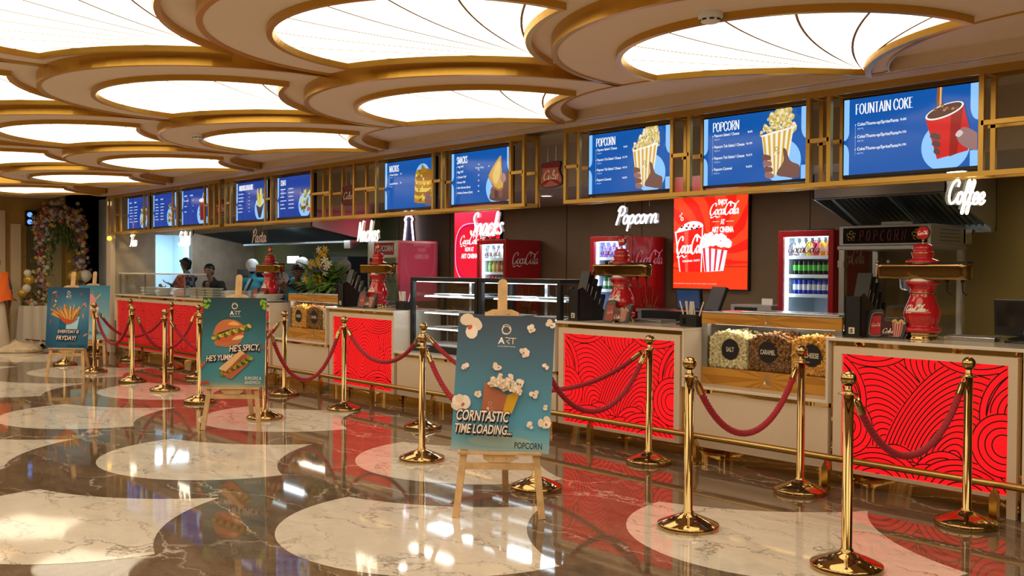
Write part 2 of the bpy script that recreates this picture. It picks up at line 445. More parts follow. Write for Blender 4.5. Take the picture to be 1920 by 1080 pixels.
# end wall of the kitchen (plaster) with the bright doorway
PLASTER = mat('plaster', (0.42, 0.35, 0.27), 0.6, noise=(5, 0.14, 8), bump=(30, 0.12))
we = MB()
we.box(-18.32, -18.15, 6.37, 7.11, 0, 2.9); we.box(-18.32, -18.15, 7.82, 9.1, 0, 2.6); we.box(-18.32, -18.15, 7.1, 7.84, 2.13, 2.6)
struct(we, 'wall_kitchen_end', PLASTER)
br = MB()
br.box(-21.0, -18.33, 7.05, 7.10, 0, 2.9); br.box(-21.1, -18.3, 8.6, 8.7, 0, 2.6); br.box(-21.1, -21.0, 7.1, 8.7, 0, 2.6); br.box(-21.1, -18.33, 7.1, 8.7, 2.45, 2.5)
struct(br, 'wall_back_room', mat('back_room_paint', (0.62, 0.72, 0.78), 0.6))
# gold end wall of the lobby with an arched niche
GWALL = mat('gold_wall', (0.42, 0.26, 0.06), 0.5, noise=(3, 0.1, 3))
XW = -21.0
yl, yr, zs, zt = 5.66, 6.79, 2.15, 2.80
cyA = (yl+yr)/2; ra = (yr-yl)/2
wl = MB()
def yz(y, z, d): return (d, y, z)
wl.prism([(6.40, 0), (6.40, 3.5), (7.4, 3.5), (7.4, 0)], XW-0.25, XW, yz)
arc = [(cyA+ra*math.cos(R(a)), zs+(zt-zs)*math.sin(R(a))) for a in range(0, 181, 10)]
for (a, b) in zip(arc[:-1], arc[1:]):
    wl.prism([a, (a[0], 3.5), (b[0], 3.5), b], XW-0.25, XW, yz)
wl.prism([(yr, 0), (yr, 3.5), (7.4, 3.5), (7.4, 0)], XW-0.25, XW, yz)
wl.prism([(3.5, 0), (3.5, 3.5), (yl, 3.5), (yl, 0)], XW-0.25, XW, yz)
wl.prism([(-9, 0), (-9, 3.5), (3.5, 3.5), (3.5, 0)], XW-0.5, XW-0.25, yz)
struct(wl, 'wall_left', GWALL)
nb = MB(); nb.box(XW-0.6, XW-0.55, 4.9, 7.3, 0, 3.0); struct(nb, 'wall_niche', mat('niche_paint', (0.50, 0.40, 0.24), 0.6))
pl = MB(); pl.box(-21.0, -20.9, 5.10, 5.26, 0, 2.6); pl.box(-21.0, -20.9, 5.36, 5.54, 0, 2.35)
struct(pl, 'trim_3', mat('pilaster', (0.62, 0.48, 0.32), 0.5))
# walls behind the photographer
wr = MB(); wr.box(8, 8.1, -9, 9.2, 0, 3.5); wr.box(-24, 8, -9.1, -9, 0, 3.5)
struct(wr, 'wall_front', mat('lobby_wall', (0.40, 0.30, 0.18), 0.6))
# ------------------------------------------------------------------ counters
RED_LIT = mat('red_light_panel', (0.40, 0.004, 0.006), 0.3, emit=(1.0, 0.006, 0.012), es=0.95, spec=0.3)
RED_DIM = mat('red_light_panel_dim', (0.45, 0.01, 0.015), 0.3, emit=(1.0, 0.012, 0.018), es=0.40)
INK = mat('black_ink', (0.010, 0.001, 0.001), 0.5)
INKD = mat('dark_red_ink', (0.09, 0.002, 0.004), 0.5)
def arc_lines(m, x0, x1, z0, z1, y, seed, sp=0.043, lw=0.0042, mi=1, mirror=True):
    """bundles of concentric arcs overlapping like scales, drawn as thin strips in front of the panel"""
    rr = random.Random(seed)
    discs = []
    xc = (x0+x1)/2; hw = (x1-x0)/2
    def put(cx, cz, R_):
        d = (cx, cz, R_, rr.uniform(1.0, 1.7), rr.uniform(-.5, .5)+(math.pi/2 if rr.random() < .6 else 0)); discs.append(d)
        if mirror: discs.append((2*xc-d[0], d[1], d[2], d[3], math.pi-d[4]))
    for i in range(10): put(x0+rr.uniform(-.1, 1.0)*hw, rr.uniform(z0, z1), rr.uniform(.45, .8))
    # later bundles sit at the borders and on the middle line, so that only their outer arcs show
    for i in range(9):
        e = rr.random()
        if e < .35: put(x0-rr.uniform(.05, .30), rr.uniform(z0, z1), rr.uniform(.30, .55))
        elif e < .60: put(xc-rr.uniform(-.02, .06), z0-rr.uniform(.0, .30), rr.uniform(.30, .50))
        elif e < .85: put(x0+rr.uniform(.1, .9)*hw, z1+rr.uniform(.10, .35), rr.uniform(.30, .55))
        else: put(x0+rr.uniform(.2, .8)*hw, z0-rr.uniform(.05, .25), rr.uniform(.25, .45))
    put(xc-hw*.55, z0-.10, .34); put(xc-hw*.95, z0+.30, .20)
    def q(d, x, z):
        dx, dz = x-d[0], z-d[1]; c, s = math.cos(d[4]), math.sin(d[4])
        return math.hypot(dx*c+dz*s, (-dx*s+dz*c)*d[3])
    for k, d in enumerate(discs):
        later = discs[k+1:]
        nr = int(d[2]/sp)
        for j in range(nr):
            rr_ = d[2]-j*sp
            if rr_ < 0.03: break
            n = max(16, int(rr_*2*math.pi/0.016)); run = []; pts = []
            for i in range(n+1):
                a = 2*math.pi*i/n; u, v = rr_*math.cos(a), rr_*math.sin(a)/d[3]
                c, s = math.cos(d[4]), math.sin(d[4])
                x, z = d[0]+u*c-v*s, d[1]+u*s+v*c
                ok = x0 < x < x1 and z0 < z < z1 and all(q(e, x, z) > e[2] for e in later)
                if ok: run.append((x, z))
                if (not ok or i == n) and run:
                    if len(run) > 2: pts.append(run)
                    run = []
            for run in pts:
                L_, R__ = [], []
                for i, (x, z) in enumerate(run):
                    a = run[max(i-1, 0)]; b = run[min(i+1, len(run)-1)]
                    dx, dz = b[0]-a[0], b[1]-a[1]; l = math.hypot(dx, dz) or 1
                    L_.append((x-dz/l*lw, y, z+dx/l*lw)); R__.append((x+dz/l*lw, y, z-dx/l*lw))
                kk = len(run)
                m.add(L_+R__, [(i, kk+i, kk+i+1, i+1) for i in range(kk-1)], mi)
YF = 6.30
def counter(label, x0, x1, fx0, fx1, rx0, rx1, seed, lit=RED_LIT, ink=INK, legs=(1, 1), pats=1, stile=False):
    t = thing('service_counter', ((x0+x1)/2, YF, 0), label, 'counter', 'red fronted counters')
    m = MB(); m.box(x0+0.02, x1-0.02, 6.345, 7.0, 0.118, 1.028); m.build('body', IVORY, t)
    m = MB(); m.box(x0, x1, 6.275, 7.06, 1.028, 1.05)
    if legs[0]: m.box(x0, x0+0.02, 6.28, 7.04, 0.58, 1.028)
    if legs[1] == 1: m.box(x1-0.02, x1, 6.28, 7.04, 0.58, 1.028)
    if legs[1] == 2: m.box(x1-0.02, x1, 6.28, 7.04, 0.0, 1.028)
    m.build('worktop', STONE_TOP, t, 0.003)
    m = MB(); m.box(x0+0.02, x1-0.02, 6.330, 6.345, 0.118, 1.028); m.build('mirror_trim', MIRROR, t)
    m = MB()
    zb, zt, rz0, rz1 = 0.115, 0.99, 0.140, 0.940
    m.box(fx0, fx1, YF, 6.33, rz1, zt); m.box(fx0, fx1, YF, 6.33, zb, rz0)
    m.box(fx0, rx0, YF, 6.33, rz0, rz1); m.box(rx1, fx1, YF, 6.33, rz0, rz1)
    if stile: m.box(rx1, fx1, YF, 6.33, 0.0, zb)
    m.build('front_frame', IVORY, t)
    m = MB(); m.box(rx0, rx1, 6.318, 6.328, rz0, rz1, 0)
    w_ = (rx1-rx0)/pats
    for i in range(pats): arc_lines(m, rx0+w_*i, rx0+w_*(i+1), rz0, rz1, 6.3172, seed+i, mirror=True)
    m.build('light_panel', [lit, ink], t)
    m = MB(); m.box(x0, x1-0.03, 6.42, 6.45, 0.0, 0.116); m.build('plinth', MIRROR, t)
    return t
counter('cream counter with a glowing red patterned front at the right edge', -3.83, -2.475, -3.78, -2.535, -3.715, -2.59, 3, legs=(1, 2), stile=True)
counter('cream counter with a glowing red front behind the popcorn easel', -6.62, -5.10, -6.57, -5.156, -6.505, -5.215, 3)
counter('cream counter with a narrow red front left of the pastry cases', -10.67, -9.19, -10.605, -9.217, -10.525, -9.265, 11)
counter('long counter with a dim red front below the stacked plates', -17.9, -12.1, -17.88, -12.13, -17.84, -12.17, 21, lit=RED_DIM, ink=INKD, pats=4)
def ledge(label, x0, x1):
    t = thing('counter_base', ((x0+x1)/2, 6.3, 0), label, 'counter base', 'low cream counter bases')
    m = MB(); m.box(x0, x1, 6.32, 7.0, 0.116, 0.545); m.build('panel', IVORY, t)
    m = MB(); m.box(x0, x1, 6.325, 7.0, 0.545, 0.58); m.build('mirror_trim', MIRROR, t)
    m = MB(); m.box(x0, x1, 6.28, 7.02, 0.58, 0.603); m.build('ledge', STONE_TOP, t, 0.003)
    m = MB(); m.box(x0, x1, 6.42, 6.45, 0.0, 0.116); m.build('plinth', MIRROR, t)
ledge('low cream counter base under the right popcorn case', -5.10, -3.83)
ledge('low cream counter base under the pastry cases', -9.19, -6.62)
ledge('low cream counter base under the left popcorn case', -12.1, -10.67)

# foot rail along the counters
t = thing('foot_rail', (-10, 6.2, 0), 'long brass foot rail on short posts in front of the counters', 'foot rail')
m = MB(); m.tube([(-18.0, 6.2, 0.222), (-2.0, 6.2, 0.222)], 0.024, 14)
for x in (-5.6, -8.9, -12.3, -15.5): m.tube([(x, 6.2, 0.222), (x+0.012, 6.2, 0.222)], 0.0248, 14)
m.build('rail', RAILB, t)
for i in range(14):
    x = -2.62-1.147*i
    m = MB()
    m.prism([(-0.024, 0.008), (-0.024, 0.15), (0, 0.20), (0.024, 0.15), (0.024, 0.008)], 6.18, 6.22, lambda u, v, d: (x+u, d, v))
    m.box(x-0.05, x+0.05, 6.15, 6.25, 0, 0.008)
    m.build('post', RAILB, t)

# ------------------------------------------------------------------ stanchions
def make_stanchion(name, label, group):
    t = thing(name, (0, 0, 0), label, 'stanchion', group)
    MB().lathe([(0.178, 0.0), (0.18, 0.006), (0.18, 0.026), (0.176, 0.031), (0.10, 0.062), (0.038, 0.086), (0.036, 0.09), (1e-5, 0.09)], 48).build('base', BRASS, t)
    MB().lathe([(0.033, 0.075), (0.033, 0.10), (0.0262, 0.104), (0.0262, 0.888), (1e-5, 0.888)], 24).build('pole', BRASS, t)
    m = MB(); m.lathe([(0.030, 0.886), (0.052, 0.888), (0.052, 0.894), (0.02, 0.897), (0.026, 0.905), (0.017, 0.914), (0.018, 0.930), (0.012, 0.935)], 24)
    m.build('collar', BRASS, t)
    MB().ball((0, 0, 0.966), 0.0405, 24).build('finial', BRASS, t)
    return t
ST = [  # x, y, label
 (-2.670, 4.596, 'brass stanchion nearest the camera, at the bottom right corner'),
 (-3.701, 4.612, 'brass stanchion standing on the white inlay before the salt popcorn bin'),
 (-5.033, 4.622, 'brass stanchion behind the right legs of the popcorn easel'),
 (-6.380, 4.631, 'brass stanchion standing just left of the popcorn easel'),
 (-2.675, 5.951, 'brass stanchion before the rightmost red counter front, right of the nearest one'),
 (-3.813, 5.953, 'brass stanchion in front of the cheese popcorn bin'),
 (-5.170, 5.947, 'brass stanchion at the right end of the middle red counter'),
 (-7.686, 5.590, 'brass stanchion close behind the one left of the popcorn easel'),
 (-9.187, 5.640, 'brass stanchion in front of the narrow red counter'),
 (-9.144, 4.696, 'brass stanchion behind the legs of the burger easel'),
 (-10.777, 5.786, 'brass stanchion just right of the burger board'),
 (-10.743, 4.717, 'front brass stanchion just left of the burger board'),
 (-12.002, 4.819, 'brass stanchion, second to the left of the burger board'),
 (-13.213, 5.778, 'rear brass stanchion half hidden left of the burger board'),
 (-14.608, 5.97, 'brass stanchion against the long dim red counter, right one'),
 (-13.233, 4.874, 'brass stanchion, third to the left of the burger board'),
 (-16.293, 5.97, 'brass stanchion against the long dim red counter, left one'),
 (-14.720, 4.879, 'brass stanchion behind the right leg of the fries easel'),
 (-16.132, 4.907, 'brass stanchion behind the middle of the fries easel'),
 (-17.842, 5.98, 'brass stanchion beside the farthest easel at the counter end'),
]
proto = make_stanchion('stanchion', ST[0][2], 'brass stanchions'); 
for i, (x, y, l) in enumerate(ST):
    o = proto if i == 0 else copy_tree(proto)
    o.location = (x, y, 0.001); o['label'] = l; o.rotation_euler = (0, 0, rnd.uniform(0, 6))
def rope(i, j, zlow, label):
    a = Vector((ST[i][0], ST[i][1], 0.884)); b = Vector((ST[j][0], ST[j][1], 0.884))
    d = (b-a); d.z = 0; d.normalize()
    a2, b2 = a+d*0.055, b-d*0.055
    N = 64
    P = []
    for k in range(N+1):
        s = k/N; u = 2*s-1
        P.append(a2.lerp(b2, s)+Vector((0, 0, -(0.884-zlow)*(math.cosh(1.6)-math.cosh(1.6*u))/(math.cosh(1.6)-1))))
    t = thing('barrier_rope', tuple((a+b)/2*Vector((1, 1, 0)) if False else ((a.x+b.x)/2, (a.y+b.y)/2, zlow)), label, 'rope', 'red barrier ropes')
    L_ = sum((P[k+1]-P[k]).length for k in range(N)); c0 = 0.11; acc = 0; core = []
    dist = [0]
    for k in range(N): dist.append(dist[-1]+(P[k+1]-P[k]).length)
    def at(s):
        s = max(0, min(L_, s))
        for k in range(N):
            if s <= dist[k+1]+1e-9:
                f = (s-dist[k])/(dist[k+1]-dist[k]); return P[k].lerp(P[k+1], f), (P[k+1]-P[k]).normalized()
        return P[-1], (P[-1]-P[-2]).normalized()
    side = Vector((-d.y, d.x, 0))
    m = MB()
    for st in range(3):
        path = []
        n = int((L_-2*c0)/0.011)
        for k in range(n+1):
            s = c0-0.02+(L_-2*c0+0.04)*k/n; p, tg = at(s); up = side.cross(tg)
            an = s/0.085*2*math.pi+st*2*math.pi/3
            path.append(p+(side*math.cos(an)+up*math.sin(an))*0.0105)
        m.tube(path, 0.0118, 7)
    m.build('rope', ROPE, t)
    for e in (0, 1):
        m = MB()
        s0, s1 = (0.035, c0+0.012) if e == 0 else (L_-0.035, L_-c0-0.012)
        pts = [at(s0+(s1-s0)*k/4)[0] for k in range(5)]
        m.tube(pts, [0.017, 0.022, 0.0225, 0.0225, 0.0235], 12)
        hk = at(s0)[0]; tip = (a2 if e == 0 else b2)+Vector((0, 0, 0.0))
        m.tube(spline([hk, hk.lerp(tip, 0.5)+side*0.010, tip+Vector((0, 0, 0.004)), hk.lerp(tip, 0.5)-side*0.010, hk], 5), 0.0042, 6)
        m.build('end_clip', BRASS, t)
rope(0, 4, 0.50, 'red twisted rope at far right between the two rightmost stanchions')
rope(1, 5, 0.485, 'red twisted rope hanging below the salt and caramel bins')
rope(2, 6, 0.475, 'red twisted rope in front of the middle red counter, right of popcorn easel')
rope(3, 2, 0.45, 'red twisted rope running behind the popcorn board, lower one')
rope(7, 6, 0.47, 'red twisted rope running behind the popcorn board, upper one')
rope(8, 7, 0.575, 'red twisted rope crossing the narrow red counter front')
rope(9, 8, 0.36, 'red twisted rope low at the right edge of the burger board')
rope(12, 10, 0.42, 'red rope running behind the burger board from its left')
rope(11, 9, 0.5, 'short red rope beginning at the left edge of the burger board')
rope(15, 13, 0.42, 'red rope left of the burger board, sagging under two stanchions')
rope(17, 14, 0.50, 'red rope before the long dim red counter')
rope(17, 15, 0.46, 'red rope starting from the right edge of the fries board')
rope(19, 17, 0.5, 'red rope at the farthest easel beside the fries board')
# ------------------------------------------------------------------ flat artwork: lettering and pictures on boards, screens and light boxes
_txt = {}
def text_mesh(s, bold=0.0, shear=0.0, space=1.0):
    k = (s, bold, shear, space)
    if k in _txt: return _txt[k]
    c = bpy.data.curves.new('txt', 'FONT'); c.body = s; c.size = 1.0; c.offset = bold; c.shear = shear; c.space_character = space
    c.resolution_u = 3; c.fill_mode = 'FRONT'
    o = bpy.data.objects.new('txt', c); col.objects.link(o)
    bpy.context.view_layer.update()
    me = o.evaluated_get(bpy.context.evaluated_depsgraph_get()).to_mesh()
    V = [(v.co.x, v.co.y) for v in me.vertices]; F = [list(p.vertices) for p in me.polygons]
    o.evaluated_get(bpy.context.evaluated_depsgraph_get()).to_mesh_clear()
    bpy.data.objects.remove(o); bpy.data.curves.remove(c)
    if not V: V = [(0, 0)]
    x0 = min(v[0] for v in V); x1 = max(v[0] for v in V); y0 = min(v[1] for v in V); y1 = max(v[1] for v in V)
    _txt[k] = (V, F, x0, x1, y0, y1)
    return _txt[k]
# single-stroke script letters: x-height 1, ascender 2
G = {
 'a': ([[(.88, .8), (.6, 1), (.25, .85), (.08, .4), (.25, .02), (.6, .15), (.88, .8), (.9, .3), (1.02, .02), (1.25, .2)]], 1.15),
 'c': ([[(.85, .75), (.6, 1), (.25, .85), (.08, .4), (.3, .02), (.65, .05), (1.0, .35)]], .95),
 'e': ([[(.05, .35), (.5, .45), (.78, .75), (.55, 1), (.22, .8), (.1, .35), (.35, .02), (.7, .08), (1.0, .35)]], .95),
 'f': ([[(0, .2), (.45, 1.1), (.65, 1.8), (.45, 2.0), (.3, 1.4), (.22, 0), (.1, -.7), (.3, -.75), (.4, -.1), (.75, .1)], [(.05, .95), (.65, 1.02)]], .75),
 'h': ([[(0, .2), (.4, 1.2), (.5, 1.9), (.3, 1.95), (.2, 1.2), (.15, 0), (.3, .6), (.65, 1), (.85, .75), (.82, .15), (.98, .02), (1.2, .2)]], 1.15),
 'i': ([[(.1, .9), (.12, .2), (.3, .02), (.55, .2)], [(.16, 1.4), (.2, 1.46)]], .5),
 'k': ([[(0, .2), (.4, 1.2), (.5, 1.9), (.3, 1.95), (.2, 1.2), (.15, 0)], [(.18, .4), (.65, 1.0), (.75, .75), (.3, .5), (.75, .02), (1.05, .2)]], 1.0),
 'l': ([[(0, .2), (.4, 1.2), (.5, 1.85), (.32, 1.95), (.18, 1.2), (.2, .2), (.4, .02), (.65, .2)]], .6),
 'n': ([[(.05, .9), (.15, .6), (.15, 0), (.25, .6), (.6, 1), (.82, .75), (.8, .15), (.96, .02), (1.2, .2)]], 1.12),
 'o': ([[(.55, 1), (.2, .85), (.08, .4), (.3, .02), (.65, .15), (.82, .6), (.55, 1), (.7, .8), (1.0, .85)]], .98),
 'p': ([[(.05, .9), (.15, .5), (.08, -.85)], [(.13, .6), (.5, 1), (.85, .7), (.72, .15), (.35, .02), (.14, .25)]], 1.0),
 'r': ([[(.05, .9), (.15, .5), (.15, 0), (.2, .5), (.45, .9), (.75, .95)]], .8),
 's': ([[(.05, .1), (.35, 0), (.6, .25), (.35, .55), (.2, .8), (.5, 1.02), (.75, .85)]], .8),
 't': ([[(.3, 1.6), (.2, .5), (.3, .05), (.55, .1), (.75, .3)], [(0, 1.0), (.6, 1.05)]], .7),
 'd': ([[(.85, .8), (.55, 1), (.22, .85), (.08, .4), (.28, .02), (.62, .15), (.9, .8), (1.0, 1.9), (.92, .5), (1.02, .02), (1.25, .2)]], 1.15),
 'C': ([[(1.25, 1.45), (1.3, 1.8), (.95, 2.0), (.45, 1.75), (.1, 1.0), (.2, .3), (.6, 0), (1.1, .2), (1.4, .55)]], 1.35),
 'N': ([[(.05, .05), (.15, .5), (.25, 1.9), (.5, 1.2), (.95, .0), (1.05, 1.0), (1.2, 1.9), (1.4, 2.0)]], 1.3),
 'P': ([[(.35, 1.85), (.25, .8), (.1, -.1)], [(0, 1.5), (.35, 2.0), (.95, 1.95), (1.15, 1.5), (.85, 1.05), (.35, 1.0)]], 1.15),
 'S': ([[(1.15, 1.6), (1.0, 2.0), (.55, 1.95), (.3, 1.55), (.6, 1.1), (.85, .6), (.6, .05), (.2, .05), (.02, .4)]], 1.1),
 'T': ([[(0, 1.7), (.3, 2.0), (.9, 1.85), (1.35, 2.0)], [(.75, 1.85), (.6, .9), (.45, .05), (.15, .1)]], 1.15),
}
def script_strokes(word, slant=0.25):
    x = 0; out = []
    for ch in word:
        if ch not in G: x += .5; continue
        ss, adv = G[ch]
        for st in ss: out.append([(px+x+py*slant, py) for px, py in st])
        x += adv
    return out, x
def logo_strokes():
    """the flowing two-word soda lettering with its two swashes"""
    A = []
    def put(g, dx, s=1.0, dy=0):
        for st in G[g][0]: A.append([(dx+px*s+py*s*.28, py*s+dy) for px, py in st])
    C1 = [(1.55, 1.55), (1.62, 1.95), (1.25, 2.15), (.6, 1.8), (.12, 1.0), (.12, .25), (.5, -.12), (1.0, .15), (1.3, .55)]
    A.append([(px+py*.15, py) for px, py in C1])
    A.append([(.25, -.35), (.6, -.62), (1.1, -.42), (1.7, -.32), (2.3, -.55), (3.0, -.30)])
    put('o', 1.35); put('c', 2.3); put('a', 3.15)
    C2 = [(5.75, 1.45), (5.72, 1.95), (5.35, 2.15), (4.75, 1.75), (4.35, .95), (4.4, .2), (4.8, -.12), (5.25, .15), (5.55, .55)]
    A.append([(px+py*.15, py) for px, py in C2])
    A.append([(5.3, 2.1), (5.9, 2.35), (6.6, 2.05), (7.4, 1.85), (8.1, 2.25), (8.3, 2.45)])
    put('o', 5.6); put('l', 6.5, .95); put('a', 7.05)
    return A, 8.4
class Art:
    """pictures built from flat coloured shapes, later shapes in front of earlier ones"""
    def __init__(s, w, h): s.w, s.h = w, h; s.items = []
    def poly(s, pts, c): s.items.append(([tuple(p) for p in pts], [list(range(len(pts)))], c)); return s
    def rect(s, x0, y0, x1, y1, c): return s.poly([(x0, y0), (x1, y0), (x1, y1), (x0, y1)], c)
    def ell(s, x, y, rx, ry, c, n=24, rot=0, a0=0, a1=360):
        p = []
        full = abs(a1-a0) >= 360
        for i in range(n if full else n+1):
            a = R(a0+(a1-a0)*i/n); u, v = rx*math.cos(a), ry*math.sin(a)
            p.append((x+u*math.cos(rot)-v*math.sin(rot), y+u*math.sin(rot)+v*math.cos(rot)))
        return s.poly(p, c)
    def blob(s, pts, c, n=6): return s.poly([(p.x, p.y) for p in spline([(x, y, 0) for x, y in pts], n, True)], c)
    def grad(s, x0, y0, x1, y1, c0, c1, n=12):
        for i in range(n):
            t = (i+.5)/n; s.rect(x0, y0+(y1-y0)*i/n, x1, y0+(y1-y0)*(i+1)/n, tuple(a+(b-a)*t for a, b in zip(c0, c1)))
        return s
    def grid(s, nx, ny, f):
        V = [(s.w*i/nx, s.h*j/ny) for j in range(ny+1) for i in range(nx+1)]
        for j in range(ny):
            for i in range(nx):
                a = j*(nx+1)+i
                s.items.append(([V[a], V[a+1], V[a+nx+2], V[a+nx+1]], [[0, 1, 2, 3]], f((i+.5)/nx, (j+.5)/ny), 1))
        return s
    def text(s, t, x, y, h, c, w=None, bold=0.0, shear=0.0, al='l', rot=0):
        V, F, x0, x1, y0, y1 = text_mesh(t, bold, shear)
        H_ = max(text_mesh('H', bold, 0)[5], 1e-3); k = h/H_; kx = k
        if w: kx = w/(x1-x0)
        ox = {'l': 0, 'c': -(x1-x0)*kx/2, 'r': -(x1-x0)*kx}[al]
        cr, sr = math.cos(rot), math.sin(rot); P = []
        for u, v in V:
            a, b = (u-x0)*kx+ox, v*k; P.append((x+a*cr-b*sr, y+a*sr+b*cr))
        s.items.append((P, F, c)); return s
    def stroke(s, pts, w_, c, n=6, nib=None, sm=True):
        q = [Vector((p[0], p[1], 0)) for p in pts]
        q = spline(q, n) if sm and len(q) > 2 else q
        L_, R_ = [], []
        for i, p in enumerate(q):
            d = (q[min(i+1, len(q)-1)]-q[max(i-1, 0)]); d = d.normalized() if d.length > 0 else Vector((1, 0, 0))
            ww = w_
            if nib is not None: ww = w_*(0.34+0.66*abs(math.sin(math.atan2(d.y, d.x)-nib)))
            nn = Vector((-d.y, d.x, 0))*ww/2; L_.append(p+nn); R_.append(p-nn)
        k = len(q)
        s.items.append(([(p.x, p.y) for p in L_+R_], [[i, i+1, k+i+1, k+i] for i in range(k-1)], c)); return s
    def logo(s, x, y, w_, c, h=None, fat=0.30, rot=0):
        A, W = logo_strokes(); k = w_/W; ky = (h/2.9) if h else k
        for st in A:
            p = [(a*k, (b+.4)*ky) for a, b in st]; p = [(x+a*math.cos(rot)-b*math.sin(rot), y+a*math.sin(rot)+b*math.cos(rot)) for a, b in p]
            s.stroke(p, fat*(k+ky)/2, c, 5, nib=R(20))
        return s
    def script(s, word, x, y, w_, c, h=None, fat=0.26, nib=R(20)):
        A, W = script_strokes(word); k = w_/W; ky = h/2.0 if h else k
        for st in A: s.stroke([(x+a*k, y+b*ky) for a, b in st], fat*(k+ky)/2, c, 5, nib=nib)
        return s
    def popcorn(s, x, y, r, rr, cols=((.93, .86, .66), (.98, .93, .80), (.80, .62, .30))):
        for i in range(rr.randint(4, 6)):
            a = rr.uniform(0, 6.28); s.ell(x+r*.5*math.cos(a), y+r*.5*math.sin(a), r*rr.uniform(.42, .6), r*rr.uniform(.38, .55), cols[i % 2], 10, rr.uniform(0, 3))
        s.ell(x+rr.uniform(-.3, .3)*r, y-rr.uniform(0, .4)*r, r*.22, r*.16, cols[2], 8, rr.uniform(0, 3))
        return s
    def hand(s, x, y, k, c0, c1, flip=1):
        """fingers wrapping a cup from behind, palm and wrist to the lower right"""
        X = lambda u: x+flip*u*k
        s.blob([(X(.1), y-.2*k), (X(.55), y-.35*k), (X(1.2), y-.42*k), (X(1.2), y+.05*k), (X(.75), y+.3*k), (X(.55), y+.75*k), (X(.40), y+.8*k), (X(.42), y+.3*k)], c0)
        for i in range(4):
            yy = y+(.55-.25*i)*k; xx = -.62+.05*i
            s.blob([(X(xx), yy), (X(xx+.1), yy+.10*k), (X(xx+.4), yy+.02*k), (X(xx+.42), yy-.14*k), (X(xx+.1), yy-.14*k)], c1 if i % 2 else c0, 5)
        return s
    def mesh(s, m, org, ux, uy, step=0.0006, off=0.0):
        org, ux, uy = Vector(org), Vector(ux).normalized(), Vector(uy).normalized(); nz = ux.cross(uy)
        k = 0; lastg = False
        for it in s.items:
            g = len(it) > 3
            if not (g and lastg): k += 1
            lastg = g
            m.add([org+ux*p[0]+uy*p[1]+nz*(off+k*step) for p in it[0]], it[1], 0, False, it[2])
        return m
SER = {  # upright high-contrast capitals: unit height, (strokes, width)
 'P': ([[(.12, 0), (.12, 1)], [(.12, .97), (.34, .98), (.50, .86), (.50, .62), (.34, .48), (.12, .47)]], .56), 'O': ([[(.32, .99), (.12, .80), (.08, .5), (.12, .2), (.32, .01), (.52, .2), (.56, .5), (.52, .80), (.32, .99)]], .64),
 'C': ([[(.54, .74), (.46, .95), (.30, .99), (.13, .80), (.08, .5), (.13, .2), (.30, .01), (.47, .06), (.55, .28)]], .61), 'R': ([[(.12, 0), (.12, 1)], [(.12, .97), (.34, .98), (.48, .87), (.48, .65), (.34, .52), (.12, .51)], [(.30, .51), (.44, .25), (.52, .02), (.60, .02)]], .61),
 'N': ([[(.10, 0), (.10, .98)], [(.08, .98), (.52, .02)], [(.54, 0), (.54, 1)]], .64), 'S': ([[(.46, .78), (.38, .97), (.22, .98), (.10, .80), (.16, .60), (.40, .42), (.47, .22), (.36, .02), (.18, .02), (.08, .24)]], .54),
 'A': ([[(.04, 0), (.29, 1)], [(.27, 1), (.54, 0)], [(.13, .33), (.44, .33)]], .58), 'K': ([[(.12, 0), (.12, 1)], [(.50, 1), (.14, .45)], [(.22, .56), (.52, .0)]], .58), 'H': ([[(.12, 0), (.12, 1)], [(.50, 0), (.50, 1)], [(.12, .5), (.50, .5)]], .62),
 'T': ([[(.28, 0), (.28, 1)], [(.04, .97), (.52, .97)]], .56), 'F': ([[(.12, 0), (.12, 1)], [(.12, .97), (.48, .97)], [(.12, .52), (.38, .52)]], .50), 'U': ([[(.12, 1), (.12, .25), (.22, .03), (.36, .02), (.48, .2), (.50, 1)]], .62), 'I': ([[(.12, 0), (.12, 1)]], .24),
 'E': ([[(.12, 0), (.12, 1)], [(.12, .97), (.46, .97)], [(.12, .52), (.36, .52)], [(.12, .03), (.48, .03)]], .52), '&': ([[(.56, .5), (.40, .1), (.20, .02), (.10, .2), (.34, .65), (.28, .95), (.18, .8), (.50, .02), (.58, .05)]], .62), ' ': ([], .26)}
def serif(a, s, x, y, w_, h, c):
    W = sum(SER[ch][1] for ch in s); k = w_/W; u = 0
    for ch in s:
        for st in SER[ch][0]:
            sm = len(st) > 2
            a.stroke([(x+(u+px)*k, y+py*h) for px, py in st], .115*h, c, 4, nib=0.0, sm=sm)
            if not sm and abs(st[0][0]-st[1][0]) < .02:
                for q in (0, 1): a.rect(x+(u+st[0][0]-.075)*k, y+q*h*.975, x+(u+st[0][0]+.075)*k, y+q*h*.975+h*.025, c)
        u += SER[ch][1]
W1 = (1, 1, 1)
def art_logo_ring(a, x, y, s, c=(.80, .66, .42)):
    """the cinema's ring mark with its three letters"""
    for i in range(3):
        a.stroke([(x+s*(.30+.05*i)*math.cos(R(t)), y+s*(.30+.05*i)*math.sin(R(t))+.02*s*i) for t in range(20+100*i, 320+100*i, 20)], .055*s, c)
    a.text('A', x-.62*s, y-1.15*s, .52*s, (.95, .88, .72), bold=.03); a.stroke([(x-.03*s, y-.63*s), (x+.30*s, y-.66*s), (x+.30*s, y-.86*s), (x+.05*s, y-.90*s), (x+.34*s, y-1.15*s)], .07*s, c, sm=False)
    a.rect(x+.36*s, y-.70*s, x+.86*s, y-.63*s, c); a.rect(x+.57*s, y-1.15*s, x+.64*s, y-.66*s, c)
    a.text('CINEMAS', x-.62*s, y-1.42*s, .11*s, (.75, .74, .68), w=1.45*s)
    return a
